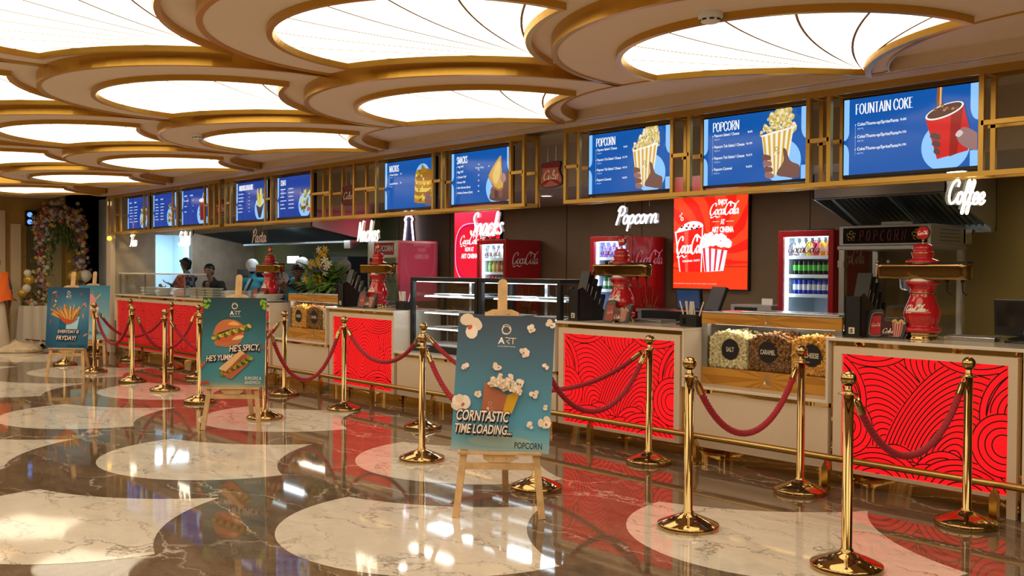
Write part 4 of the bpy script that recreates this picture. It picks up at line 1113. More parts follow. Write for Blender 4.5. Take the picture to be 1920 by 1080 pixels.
a.poly([(.42+.40*math.copysign(abs(math.cos(R(t)))**.7, math.cos(R(t))), .45+.43*math.copysign(abs(math.sin(R(t)))**.7, math.sin(R(t)))) for t in range(0, 360, 6)], S(255, 190, 215))
a.poly([(.42+.385*math.copysign(abs(math.cos(R(t)))**.7, math.cos(R(t))), .45+.415*math.copysign(abs(math.sin(R(t)))**.7, math.sin(R(t)))) for t in range(0, 360, 6)], S(214, 14, 84))
a.poly([(.42+.345*math.copysign(abs(math.cos(R(t)))**.7, math.cos(R(t))), .45+.375*math.copysign(abs(math.sin(R(t)))**.7, math.sin(R(t)))) for t in range(0, 360, 6)], S(232, 28, 52))
a.logo(.14, .55, .44, W1, h=.17, fat=.36); a.text('NOW AT', .36, .47, .06, W1, w=.20, bold=.05, al='c'); a.text('ART CINEMA', .36, .37, .065, W1, w=.38, bold=.05, al='c')
a.poly([(.60, .86), (.98, .90), (.94, .40), (.64, .40)], S(250, 70, 80)); a.poly([(.60, .72), (.97, .74), (.94, .40), (.64, .40)], S(120, 10, 16))
for k in range(30): a.ell(rr.uniform(.64, .95), rr.uniform(.42, .72), .03, .02, (S(220, 40, 40), S(90, 6, 10), S(255, 120, 110))[k % 3], 8, rr.uniform(0, 3))
a.logo(.61, .66, .34, W1, h=.16, fat=.38)
lightbox(-11.68, -10.645, 1.315, 2.355, a, 'large red light box with a lettered oval, left one behind the open fridge')
# ------------------------------------------------------------------ popcorn display cases between the counters
GBAND = (S(196, 140, 58), S(176, 118, 40))
def band(x0, x1, z0, z1, y, parent, name, big):
    w_, h_ = x1-x0, z1-z0
    m = MB(); m.box(x0, x1, y, y+0.02, z0, z1); b = m.build(name, mat('gold_board', GBAND[0], 0.35), parent)
    a = Art(w_, h_); a.rect(0, 0, w_, h_, GBAND[0]); c = Vector((w_/2, h_*.55, 0))
    for k in range(20):
        a0, a1 = R(18*k), R(18*k+8); pts = []
        for q in (a0, a1):
            d = Vector((math.cos(q), math.sin(q), 0)); t_ = min([(w_/2)/abs(d.x) if abs(d.x) > 1e-6 else 9, ((h_-c.y) if d.y > 0 else c.y)/abs(d.y) if abs(d.y) > 1e-6 else 9]); pts.append(c+d*t_)
        a.poly([(c.x, c.y), (pts[0].x, pts[0].y), (pts[1].x, pts[1].y)], GBAND[1])
    art_logo_ring(a, w_/2, h_*(.72 if big else .78), h_*(.40 if big else .46), S(150, 146, 132))
    m = MB(); a.mesh(m, (x0, y-0.0004, z0), (1, 0, 0), (0, 0, 1), 0.00012)
    m.build('printed_face', PRINT, b)
POPC = {'salt': mat('popcorn_salt', (0.72, 0.62, 0.36), 0.6, noise=(60, .35, 3)), 'caramel': mat('popcorn_caramel', (0.24, 0.10, 0.025), 0.3, noise=(50, .7, 3)), 'cheese': mat('popcorn_cheese', (0.72, 0.36, 0.06), 0.6, noise=(60, .4, 3))}
def popcorn_heap(kind, x0, x1, y0, z0, z1, label, n, seed):
    rr = random.Random(seed); m = MB()
    m.box(x0, x1, y0+0.03, y0+0.30, z0, z1-0.045)
    for i in range(n):
        x = rr.uniform(x0+.012, x1-.012); u = (x-x0)/(x1-x0)
        top = z1-.05+.045*math.sin(math.pi*u)
        if rr.random() < .84: y, z = y0+rr.uniform(.018, .034), rr.uniform(z0+.01, top)
        else: y, z = y0+rr.uniform(.03, .28), top+rr.uniform(-.02, .015)
        r = rr.uniform(.010, .0155)
        m.ball((x, y, z), r, 6, 0, (rr.uniform(.7, 1.2), rr.uniform(.7, 1.1), rr.uniform(.7, 1.2)))
        if rr.random() < .6: m.ball((x+rr.uniform(-.01, .01), y-.004, z+rr.uniform(-.01, .01)), r*.7, 5)
    o = m.build('popcorn_heap', POPC[kind]); tag(o, label, 'popcorn', 'popcorn heaps in the glass cases', 'stuff')
def popcorn_case(x0, x1, order, label, side, seed, zo=0):
    y0, y1 = 6.50, 7.0
    t = thing('popcorn_case', ((x0+x1)/2, y0, 0.603), label, 'popcorn case', 'glass fronted popcorn cases')
    band(x0, x1, 0.604, 0.735, y0, t, 'bottom_board', True); band(x0, x1, 1.085, 1.170, y0, t, 'top_board', False)
    for a_, b_ in ((x0, x0+.055), (x1-.055, x1)):
        MB().box(a_, b_, y0+.004, y0+.05, .735, 1.085).build('post', DSTEEL, t)
    MB().box(x0+.055, x1-.055, y0+.006, y0+.012, .735, 1.085).build('front_glass', GLASS, t)
    m = MB(); m.box(x0, x1, y1-.02, y1, .604, 1.10); m.box(x0, x0+.01, y0+.05, y1, .604, 1.10); m.box(x1-.01, x1, y0+.05, y1, .604, 1.10); m.box(x0, x1, y0+.02, y1, .604, .62)
    m.build('cabinet', DSTEEL, t)
    m = MB(); m.box(x0, x1, y0, y1, 1.170, 1.182); m.build('top_plate', STEEL, t, 0.002)
    m = MB(); m.box(x0+.28*(x1-x0), x1-.05, y0+.04, y1-.1, 1.182, 1.196); m.build('top_lid', STEEL, t, 0.003)
    MB().box(x0+.06, x1-.06, y0+.1, y0+.13, 1.078, 1.084).build('light_strip', mat('case_light', (1, 1, 1), .4, emit=(1, .9, .75), es=5), t)
    xs = [x0+.058+(x1-x0-.116)*k/3 for k in range(4)]
    for k in (1, 2): MB().box(xs[k]-.003, xs[k]+.003, y0+.016, y1-.03, .735, 1.02).build('divider', GLASS, t)
    nm = {'salt': 'SALT', 'caramel': 'CARAMEL', 'cheese': 'CHEESE'}
    for k, kd in enumerate(order):
        cx = (xs[k]+xs[k+1])/2+(.03 if (k == 0 and zo == 0) else 0)
        popcorn_heap(kd, xs[k]+.004, xs[k+1]-.004, y0+.0, .738, 1.03, {'salt': 'pale salted', 'caramel': 'brown caramel', 'cheese': 'orange cheese'}[kd]+' popcorn heap in the '+side+' popcorn case', 900, seed+k)
        a = Art(.2, .2); a.ell(.1, .1, .084, .084, S(34, 32, 32), 40)
        a.text(nm[kd], .1, .082, .036, S(214, 204, 186), w={'SALT': .075, 'CARAMEL': .135, 'CHEESE': .12}[nm[kd]], bold=.02, al='c')
        m = MB(); a.mesh(m, (cx-.1, y0+.0055, .79), (1, 0, 0), (0, 0, 1), 0.0002); m.build('flavour_sticker', PRINT, t)
    return t
popcorn_case(-5.095, -3.835, ('salt', 'caramel', 'cheese'), 'popcorn case with salt, caramel and cheese bins at the right', 'right', 40)
popcorn_case(-12.0, -10.68, ('cheese', 'caramel', 'salt'), 'popcorn case below the yellow flowers, cheese bin on the left', 'left', 50, 1)

# ------------------------------------------------------------------ pastry cases
def pastry(x0, x1, label, seed):
    y0, y1, z0, z1, f = 6.50, 6.98, .604, 1.425, .05
    t = thing('pastry_case', ((x0+x1)/2, y0, z0), label, 'display case', 'black framed pastry cases')
    m = MB()
    m.box(x0, x1, y0, y1, z0, z0+.075); m.box(x0, x1, y0, y1, z1-.045, z1)
    for a_ in (x0, x1-f):
        for b_ in (y0, y1-f): m.box(a_, a_+f, b_, b_+f, z0+.075, z1-.045)
    m.build('frame', BLACK, t, 0.003)
    MB().box(x0+f, x1-f, y0+.012, y0+.018, z0+.075, z1-.045).build('front_glass', GLASS, t)
    MB().box(x0+f, x1-f, y1-.018, y1-.012, z0+.075, z1-.045).build('rear_glass', GLASSD, t)
    for xx in (x0+.012, x1-.018): MB().box(xx, xx+.006, y0+f, y1-f, z0+.075, z1-.045).build('side_glass', GLASS, t)
    SH_ = mat('shelf_white', (.72, .76, .80), .35)
    for z in (.865, 1.04, 1.225):
        m = MB(); m.box(x0+.1, x1-f-.01, y0+.13, y1-.06, z-.02, z); s = m.build('shelf', SH_, t, 0.002)
        MB().box(x0+.1, x1-f-.01, y0+.126, y0+.132, z-.019, z-.010).build('light_strip', mat('shelf_led', (1, 1, 1), .4, emit=(.75, .88, 1), es=5), s)
    MB().box(x0+f, x1-f, y0+.055, y0+.075, z1-.052, z1-.0455).build('light_strip', WHITEL, t)
    m = MB(); m.box((x0+x1)/2-.02, (x0+x1)/2+.02, y1-.09, y1-.06, z0+.075, z1-.045); m.build('shelf_post', STEEL, t)
    MB().box(x0+f, x1-f, y0+.02, y1-.02, z0+.075, z0+.085).build('floor_tray', SH_, t)
    rr = random.Random(seed)
    return t
pastry(-9.195, -8.0, 'left pastry case, black framed with lit empty shelves', 1)
pastry(-7.985, -6.76, 'right pastry case, black framed, behind the popcorn board', 2)
PLATE = mat('white_plate', (.80, .80, .78), .25)
def tray(x, y, z, w_, d_, label):
    o = MB()
    prof = [(-w_/2, -d_/2), (w_/2, -d_/2), (w_/2, d_/2), (-w_/2, d_/2)]
    o.add([(x+u*.72, y+v*.72, z+.001) for u, v in prof]+[(x+u, y+v, z+.018) for u, v in prof]+[(x+u*.97, y+v*.97, z+.018) for u, v in prof]+[(x+u*.70, y+v*.70, z+.005) for u, v in prof],
          [(3, 2, 1, 0)]+[(a_*4+i, a_*4+(i+1) % 4, (a_+1)*4+(i+1) % 4, (a_+1)*4+i) for a_ in range(3) for i in range(4)]+[(12, 13, 14, 15)])
    q = o.build('serving_tray', PLATE, None, .002); return tag(q, label, 'tray', 'white trays in the pastry cases')
lv = {.865: 'bottom', 1.04: 'middle', 1.225: 'top'}
for z in (.865, 1.04, 1.225):
    for c, (nm_, xs) in {'left': (0, (-8.78, -8.36)), 'right': (1, (-7.60, -7.12))}.items():
        for k, x in enumerate(xs): tray(x, 6.74, z+.001, .30, .22, 'white tray on the %s shelf of the %s pastry case, %s one' % (lv[z], c, ('left', 'right')[k]))

# ------------------------------------------------------------------ red soda towers
ZT = 1.0505
def make_tower(label):
    t = thing('soda_tower', (0, 0, 0), label, 'soda dispenser', 'red and gold soda towers')
    MB().lathe([(.105, 0), (.105, .012), (.098, .018), (.098, .03), (.104, .036), (.095, .048)], 32).build('foot', BRASS, t)
    m = MB()
    m.lathe([(.100, .046), (.122, .052), (.127, .066), (.124, .08), (.104, .088), (.098, .095), (.108, .118), (.120, .15), (.122, .175), (.115, .21), (.098, .25), (.082, .29), (.077, .32)], 40)
    m.lathe([(.077, .318), (.086, .322), (.087, .33), (.080, .335), (.079, .345), (.096, .368), (.114, .382), (.116, .392), (.108, .398)], 40)
    m.build('vase_body', REDG, t)
    MB().lathe([(.0795, .314), (.0885, .318), (.0895, .324), (.0795, .329)], 40).build('gold_ring', BRASS, t)
    MB().lathe([(.085, .396), (.085, .412), (.080, .416)], 32).build('white_neck', WHITE, t)
    # oval gold bar: rounded ends
    m = MB(); hw, hd, n = .335, .075, 12
    o = [(hw-hd+hd*math.sin(R(a_)), -hd*math.cos(R(a_))) for a_ in range(0, 181, 15)]+[(-hw+hd-hd*math.sin(R(a_)), hd*math.cos(R(a_))) for a_ in range(0, 181, 15)]
    k = len(o)
    lv_ = [(.92, .412), (.985, .414), (1.0, .422), (1.0, .504), (.985, .514), (.92, .518)]
    vs = [(u*(1 if s_ == 1 else (1-(1-s_)*.25)), v*s_, z) for s_, z in lv_ for u, v in o]
    m.add(vs, [(a_*k+i, a_*k+(i+1) % k, (a_+1)*k+(i+1) % k, (a_+1)*k+i) for a_ in range(5) for i in range(k)], 0, True)
    m.add(vs[:k], [tuple(range(k-1, -1, -1))]); m.add(vs[-k:], [tuple(range(k))])
    m.build('gold_bar', BRASS, t)
    MB().lathe([(.07, .516), (.07, .53)], 24).build('white_neck', WHITE, t)
    m = MB(); m.lathe([(.112, .528), (.114, .536), (.104, .544), (.070, .554), (.066, .562), (.074, .578), (.077, .59), (.073, .60), (.060, .605), (.066, .615), (.068, .63), (.058, .648), (.035, .658), (1e-5, .66)], 36)
    m.build('dome', REDG, t)
    MB().lathe([(.0765, .588), (.0785, .592), (.0765, .596)], 36).build('gold_ring', BRASS, t)
    MB().lathe([(.012, .656), (.007, .668), (.010, .674), (.006, .684), (.006, .69)], 14).build('stem', BRASS, t)
    a = Art(.1, .1); a.ell(.05, .05, .043, .043, S(190, 14, 20), 36); a.logo(.014, .036, .072, W1, h=.03, fat=.4)
    m = MB()
    for yy, s_ in ((0.006, 1),):
        m.prism([(.048*math.cos(R(q)), .732+.048*math.sin(R(q))) for q in range(0, 360, 10)], -.006, .006, lambda u, v, d: (u, d, v))
    md = m.build('medallion', BRASS, t)
    m = MB(); a.mesh(m, (-.05, -.0065, .682), (1, 0, 0), (0, 0, 1), .0003); m.build('medallion_print', PRINT, md)
    # curved lettering on the vase
    A, Wd = logo_strokes(); m = MB()
    ang0, span, zb, hh = R(-90-34), R(70), .185, .06
    b = Art(1, 1); b.logo(0, 0, 1, W1, h=1, fat=.34)
    def body_r(z):
        P_ = [(.098, .095), (.108, .118), (.120, .15), (.122, .175), (.115, .21), (.098, .25), (.082, .29)]
        for (r0, z0), (r1, z1) in zip(P_, P_[1:]):
            if z <= z1: return r0+(r1-r0)*max(0, (z-z0)/(z1-z0))
        return .09
    for it in b.items:
        vs = []
        for u, v in it[0]:
            z = zb+hh*v; q = ang0+span*u; r_ = body_r(z)+.0012; vs.append((r_*math.cos(q), r_*math.sin(q), z))
        m.add(vs, it[1], 0)
    m.build('vase_lettering', mat('white_print', (.85, .8, .74), .4), t)
    for k_ in range(4):
        x = -.06+.105*k_
        m = MB(); m.tube([(x, .045, .425), (x, .045, .385), (x, .050, .33), (x+.006, .075, .312), (x+.01, .085, .309)], .0055, 8); m.lathe([(.014, .395), (.012, .415)], 10, (x, .045, 0)); m.build('tap', BLACK, t)
    MB().obox((.21, .03, .526), (1, 0, 0), (0, 1, 0), (0, 0, 1), .10, .04, .009).build('badge_tray', BLACK, t)
    return t
TW = [(-3.31, 6.64, 'red vase shaped soda tower with gold bar at the right end'), (-6.13, 6.66, 'red vase shaped soda tower on the middle red counter'),
      (-10.09, 6.66, 'red vase shaped soda tower right of the yellow flowers'), (-12.83, 6.66, 'farthest red soda tower, behind the burger easel mast')]
tw = make_tower(TW[0][2])
for i, (x, y, l) in enumerate(TW):
    o = tw if i == 0 else copy_tree(tw); o.location = (x, y, ZT); o['label'] = l

# drip trays beside the towers
for x, y, l in ((-3.02, 6.80, 'steel drip tray right of the rightmost soda tower'), (-5.86, 6.78, 'steel drip tray right of the middle soda tower'), (-9.80, 6.80, 'steel drip tray right of the soda tower near the flowers')):
    t = thing('drip_tray', (x, y, ZT), l, 'tray', 'steel drip trays')
    m = MB(); m.box(x-.17, x+.17, y-.09, y+.12, ZT, ZT+.028); m.build('pan', STEEL, t, .003)
    m = MB()
    for k in range(14): m.box(x-.155+.024*k, x-.145+.024*k, y-.08, y+.11, ZT+.028, ZT+.031)
    m.build('grille', DSTEEL, t)

# black lid and napkin racks
def make_rack(label):
    t = thing('lid_rack', (0, 0, 0), label, 'rack', 'black lid racks')
    wd, dp = .125, .40
    m = MB(); m.box(-wd/2, wd/2, 0, .012, 0, .29)
    for xx in (-wd/2, wd/2-.008): m.prism([(0.0, 0.0), (0, .29), (.05, .31), (dp, .05), (dp, 0)], xx, xx+.008, lambda u, v, d: (d, u, v))
    m.box(-wd/2-.01, wd/2+.01, -.01, dp+.01, 0, .012); m.build('case', BLACK, t, .002, local=True)
    for k, (y0, zt) in enumerate(((.03, .455), (.085, .43), (.15, .385), (.22, .32), (.29, .24))):
        m = MB(); lean = .30
        z0 = .03; L_ = zt-z0
        m.prism([(y0, z0), (y0+.014, z0), (y0+.014+L_*lean, zt-.012), (y0+L_*lean, zt)], -wd/2+.008, wd/2-.008, lambda u, v, d: (d, u, v))
        m.build('divider', BLACK, t, .002, local=True)
        if k < 4:
            m = MB(); z1 = zt-.12
            m.prism([(y0+.020, z0+.05), (y0+.034, z0+.05), (y0+.034+(z1-z0)*lean, z1), (y0+.020+(z1-z0)*lean, z1)], -wd/2+.014, wd/2-.014, lambda u, v, d: (d, u, v))
            m.build('stack_of_lids', mat('lid_white', (.55, .55, .54), .4), t, local=True)
    a = Art(.045, .045); a.rect(0, 0, .045, .045, S(226, 216, 196)); a.text('S', .0235, .009, .027, S(20, 20, 20), al='c', bold=.05); a.text('|', .008, .012, .02, S(20, 20, 20), bold=.03)
    m = MB(); a.mesh(m, (-.03, -.0005, .025), (1, 0, 0), (0, 0, 1), .0003); m.build('sticker', PRINT, t, local=True)
    return t
rk = make_rack('black lid rack at the left end of the rightmost red counter')
for i, (x, l) in enumerate(((-3.70, 'black lid rack at the left end of the rightmost red counter'), (-6.49, 'black lid rack right of the pastry cases'), (-10.53, 'black lid rack beside the yellow flowers'))):
    o = rk if i == 0 else copy_tree(rk); o.location = (x, 6.41, ZT); o['label'] = l
# small shaped soda and popcorn signs on the worktop
def make_sign(label, face):
    t = thing('table_sign', (0, 0, 0), label, 'sign', 'cup and popcorn shaped signs')
    def outl(g):
        base = [(-.125, 0), (-.135, .05), (-.125, .15), (-.105, .175), (-.05, .18), (-.03, .16), (-.025, .125), (.01, .115), (.08, .135), (.12, .15), (.135, .13), (.125, .07), (.118, .02), (.10, -.005), (.04, -.003), (.02, .012), (-.03, .012), (-.05, -.002)]
        c = Vector((0, .08, 0)); return [((u-0)*g, (v-.08)*g+.08+.008) for u, v in base]
    sm = lambda g: [(p.x, p.y) for p in spline([(u, v, 0) for u, v in outl(g)], 4, True)]
    lean = lambda u, v, d: (u, d+v*.22, v+.004)
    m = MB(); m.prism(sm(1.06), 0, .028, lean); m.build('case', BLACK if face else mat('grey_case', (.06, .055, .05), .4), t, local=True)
    a = Art(.28, .20); ox = .14
    P = lambda l: [(u+ox, v) for u, v in l]
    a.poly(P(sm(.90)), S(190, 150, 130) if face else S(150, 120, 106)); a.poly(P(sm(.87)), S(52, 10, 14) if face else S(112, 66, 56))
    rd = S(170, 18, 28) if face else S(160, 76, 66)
    a.poly(P([(-.115, .02), (-.105, .15), (-.045, .155), (-.04, .02)]), rd); a.logo(ox-.105, .075, .062, S(226, 160, 150), h=.03, fat=.4)
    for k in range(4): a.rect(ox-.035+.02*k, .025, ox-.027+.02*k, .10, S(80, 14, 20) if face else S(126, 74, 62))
    a.script('Coke', ox-.025, .034, .075, S(250, 226, 210), h=.032, fat=.3)
    a.poly(P([(.04, .105), (.115, .115), (.10, .012), (.055, .008)]), S(206, 170, 156))
    for k in range(4):
        A_, B_, C_, D_ = (.04, .105), (.115, .115), (.10, .012), (.055, .008); t0, t1 = (k+.2)/4, (k+.7)/4
        a.poly(P([lerp3(A_, B_, t0)[:2], lerp3(A_, B_, t1)[:2], lerp3(D_, C_, t1)[:2], lerp3(D_, C_, t0)[:2]]), rd)
    rr = random.Random(2)
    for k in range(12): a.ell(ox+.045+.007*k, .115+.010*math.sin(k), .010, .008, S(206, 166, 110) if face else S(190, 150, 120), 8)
    up = Vector((0, .22, 1)).normalized()
    m = MB(); a.mesh(m, Vector((-.14, -.0008, .004)), (1, 0, 0), up, .0003); m.build('print', PRINT, t, local=True)
    return t
sg = make_sign('dark red cup and popcorn shaped sign left of the rightmost soda tower', True); sg.location = (-3.50, 6.50, ZT); sg.rotation_euler = (0, 0, R(8))
sg2 = make_sign('faded cup and popcorn shaped sign in front of the middle soda tower', False); sg2.location = (-6.02, 6.47, ZT); sg2.rotation_euler = (0, 0, R(8))
for x, y, l in ((-10.06, 6.47, 'faded cup and popcorn shaped sign before the tower near the flowers'), (-12.84, 6.47, 'faded cup and popcorn shaped sign before the farthest soda tower')):
    o = copy_tree(sg2); o.location = (x, y, ZT); o['label'] = l; o.rotation_euler = (0, 0, R(14))
# straw boxes
STRAW = mat('paper_straw', (.78, .72, .64), .6)
def straws(x, y, label, gl, seed):
    t = thing('straw_box', (x, y, ZT), label, 'straw holder', 'black straw boxes')
    m = MB()
    m.box(x-.085, x+.085, y-.055, y-.047, ZT, ZT+.10); m.box(x-.085, x+.085, y+.047, y+.055, ZT, ZT+.10); m.box(x-.085, x-.077, y-.047, y+.047, ZT, ZT+.10); m.box(x+.077, x+.085, y-.047, y+.047, ZT, ZT+.10); m.box(x-.077, x+.077, y-.047, y+.047, ZT, ZT+.006)
    m.build('box', BLACK, t, .002)
    MB().box(x-.055, x-.025, y-.0575, y-.0555, ZT+.02, ZT+.07).build('front_plate', BLACKG, t)
    rr = random.Random(seed)
    for k in range(12):
        sx = x-.05+.0091*k; a0 = Vector((sx, y+rr.uniform(-.02, .02), ZT+.008)); le = rr.uniform(-.25, .2) if k not in (0, 11) else (-.45 if k == 0 else .45)
        if k in (5, 6, 7): le *= .15
        b0 = a0+Vector((le*.17, rr.uniform(-.012, .012), .20))
        if b0.x < x-.076-.05 or True:
            o = MB().tube([a0, b0], .0058, 8, caps=True).build('straw', STRAW)
            tag(o, 'white paper straw standing in the '+gl, 'straw', 'straws in the '+gl)
straws(-5.25, 6.57, 'black straw box at the left end of the right popcorn case', 'straw box left of the right popcorn case', 1)
straws(-9.42, 6.57, 'black straw box beside the left pastry case', 'straw box beside the left pastry case', 2)
# ------------------------------------------------------------------ fridges
FRW = mat('fridge_inner', (.72, .80, .86), .35)
FRL = mat('fridge_led', (1, 1, 1), .4, emit=(.72, .88, 1.0), es=14)
LIQ = {'orange': (.80, .28, .02), 'yellow': (.75, .60, .08), 'red': (.60, .03, .06), 'clear': (.70, .75, .68), 'green': (.30, .55, .10), 'dark': (.02, .02, .02), 'blue': (.02, .05, .45), 'purple': (.30, .20, .60), 'brown': (.35, .14, .04), 'lime': (.03, .25, .05)}
def bottle_mesh(kind):
    m = MB(); m.lathe([(.026, 0), (.030, .005), (.030, .055), (.027, .065), (.030, .075), (.030, .12), (.012, .155), (.012, .165), (.015, .166), (.015, .182), (1e-5, .182)], 14); return m
def can_mesh():
    m = MB(); m.lathe([(.024, 0), (.029, .008), (.029, .142), (.024, .152), (1e-5, .150)], 14); return m
ORDN = ['first', 'second', 'third', 'fourth', 'fifth', 'sixth', 'seventh', 'eighth', 'ninth']
PROT = {}
def drink(kind, colr, x, y, z, label, group):
    key = (kind, colr)
    if key not in PROT:
        t = thing(kind, (0, 0, 0), label, kind, group)
        mt = mat('drink_'+colr, LIQ[colr], .15, coat=.3)
        if kind == 'bottle':
            bottle_mesh(kind).build('body', mt, t); MB().lathe([(.0305, .05), (.0305, .10)], 14).build('wrapper', mat('wrap_'+colr, tuple(min(1, c*.6+.3) for c in LIQ[colr]), .4), t)
            MB().lathe([(.0155, .165), (.0155, .184), (1e-5, .184)], 12).build('cap', mat('cap_white', (.8, .8, .8), .4), t)
        else:
            can_mesh().build('body', mt, t)
            m = MB(); m.lathe([(.0294, .05), (.0294, .105)], 14); m.build('stripe', mat('stripe_'+colr, {'dark': (.10, .55, .06), 'blue': (.65, .68, .75), 'lime': (.6, .7, .6)}.get(colr, (.6, .6, .6)), .3), t)
        PROT[key] = t; o = t
    else: o = copy_tree(PROT[key])
    o.location = (x, y, z); o['label'] = label; o['group'] = group
def fridge(x0, x1, label, side, tint, where, rows, led_es=14):
    y0, y1, z1 = 8.45, 9.07, 1.912
    t = thing('drinks_fridge', ((x0+x1)/2, y0, 0), label, 'fridge', 'red glass door fridges')
    m = MB(); s = .035
    m.box(x0, x0+s, y0+.05, y1, 0, z1); m.box(x1-s, x1, y0+.05, y1, 0, z1); m.box(x0+s, x1-s, y0+.05, y1, z1-.05, z1); m.box(x0+s, x1-s, y0+.05, y1, 0, .12); m.box(x0+s, x1-s, y1-.03, y1, .12, z1-.05)
    m.build('cabinet', REDP, t, .004)
    m = MB(); m.box(x0+s, x1-s, y1-.035, y1-.031, .12, z1-.05); m.box(x0+s, x0+s+.004, y0+.06, y1-.03, .12, z1-.05); m.box(x1-s-.004, x1-s, y0+.06, y1-.03, .12, z1-.05); m.box(x0+s, x1-s, y0+.06, y1-.03, z1-.054, z1-.05)
    m.build('liner', mat('fridge_inner_'+where, tint, .35), t)
    d = MB(); f = .055
    d.box(x0, x0+f, y0, y0+.045, .05, z1); d.box(x1-f, x1, y0, y0+.045, .05, z1); d.box(x0+f, x1-f, y0, y0+.045, z1-.06, z1); d.box(x0+f, x1-f, y0, y0+.045, .05, .18)
    dr = d.build('door', REDP, t, .003)
    MB().box(x0+f, x1-f, y0+.015, y0+.024, .18, z1-.06).build('door_glass', GLASS, dr)
    MB().box(x1-.30, x1-.02, y0+.02, y0+.05, z1, z1+.012).build('hinge', BLACK, dr)
    a = Art(.5, .3); a.logo(.0, .0, .36, S(150, 16, 40), h=.13, fat=.26)
    m = MB(); a.mesh(m, (x0+.10, y0+.0145, 1.68), (1, 0, 0), (0, 0, 1), .0003); m.build('glass_lettering', PRINT, dr)
    MB().box(x0+f+.004, x0+f+.018, y0+.055, y0+.07, .2, z1-.065).build('light_strip', FRL, t)
    MB().box(x0+f+.02, x1-f-.02, y0+.07, y0+.085, z1-.066, z1-.058).build('light_strip', FRL, t)
    for z in (1.66, 1.475, 1.285, .95, .65):
        m = MB(); m.box(x0+.045, x1-.045, y0+.12, y1-.05, z-.012, z); m.box(x0+.045, x1-.045, y0+.105, y0+.115, z-.022, z+.012); m.build('shelf', FRW, t)
    # printed side panel: big lettering, splash and bottle
    w_, h_ = y1-y0-.06, z1-.06
    a = Art(w_, h_)
    rr = random.Random(9)
    if side:
        for k in range(46):
            an = rr.uniform(.2, 2.9); ln = rr.uniform(.12, .42)
            a.stroke([(w_/2, .75), (w_/2+ln*.35*math.cos(an), .85+ln*.5), (w_/2+ln*.62*math.cos(an), .78+ln*1.25*math.sin(an))], .010, (S(150, 50, 30), S(190, 110, 60), S(120, 30, 24))[k % 3])
        a.blob([(w_/2-.07, .9), (w_/2-.045, 1.05), (w_/2, 1.10), (w_/2+.05, 1.05), (w_/2+.075, .9), (w_/2, .82)], S(150, 84, 50))
        a.poly([(w_/2-.055, 1.0), (w_/2+.055, 1.0), (w_/2+.06, .85), (w_/2+.10, .6), (w_/2+.11, .1), (w_/2-.11, .1), (w_/2-.10, .6), (w_/2-.06, .85)], S(96, 24, 18)); a.poly([(w_/2-.02, .98), (w_/2+.01, .98), (w_/2+.02, .12), (w_/2-.03, .12)], S(140, 60, 36))
        for k in range(40): a.ell(w_/2+rr.uniform(-.15, .15), rr.uniform(.2, 1.1), .006, .006, S(214, 150, 120), 6)
    a.logo(.04, 1.54, w_-.10, S(226, 205, 200) if side != 2 else S(240, 190, 220), h=.20, fat=.28)
    m = MB(); a.mesh(m, (x1+.0006, y0+.055, .03), (0, 1, 0), (0, 0, 1), .0002); m.build('side_print', PRINT, t)
    n_ = {1.66: 'top', 1.475: 'second', 1.285: 'third'}
    for z, lst in rows.items():
        k = len(lst)
        for i, (kind, c) in enumerate(lst):
            x = x0+.10+(x1-x0-.17)*i/(k-1)
            drink(kind, c, x, y0+.16, z, '%s %s, %s from left on the %s shelf of the %s fridge' % ({'dark': 'dark green', 'lime': 'pale green'}.get(c, c), kind, ORDN[i], n_[z], where), 'drinks on the %s shelf of the %s fridge' % (n_[z], where))
fridge(-5.69, -5.085, 'red fridge with blue and green cans, left of the large popcorn machine', 0, (.50, .58, .64), 'right',
       {1.66: [('bottle', c) for c in ('clear', 'clear', 'yellow', 'red', 'orange', 'orange', 'red')], 1.475: [('can', 'dark')]*9, 1.285: [('can', 'blue')]*9})
fridge(-8.28, -7.66, 'red fridge with a bottle printed on its side, behind the middle soda tower', 2, (.45, .50, .80), 'middle',
       {1.66: [('bottle', 'purple')]*6, 1.475: [('can', 'dark')]*7, 1.285: [('can', 'lime')]*7})
fridge(-10.41, -9.815, 'red fridge behind the pastry cases, partly covering a light box', 1, (.55, .60, .62), 'left',
       {1.66: [('bottle', 'clear'), ('bottle', 'clear'), ('bottle', 'clear'), ('bottle', 'clear'), ('bottle', 'orange')], 1.475: [('bottle', c) for c in ('green', 'yellow', 'orange', 'brown', 'red', 'red')], 1.285: [('can', 'red')]*3+[('can', 'lime')]*4})
for x, p in ((-5.39, 5), (-7.97, 6), (-10.11, 5)): lamp('fridge_lamp', 'AREA', (x, 8.62, 1.84), p*.5, (.75, .88, 1.0), .3, size_y=.05)
for x in (-8.6, -7.37): lamp('pastry_fill_lamp', 'AREA', (x, 6.70, 1.365), 7, (.8, .9, 1.0), .8, size_y=.2)  # added fill inside the pastry cases, on top of their LED strips
for x in (-4.46, -11.34): lamp('popcorn_fill_lamp', 'AREA', (x, 6.58, 1.07), 2.2, (1.0, .85, .65), .9, size_y=.08, rot=(R(-22), 0, 0))  # added fill that brightens the dark popcorn heaps

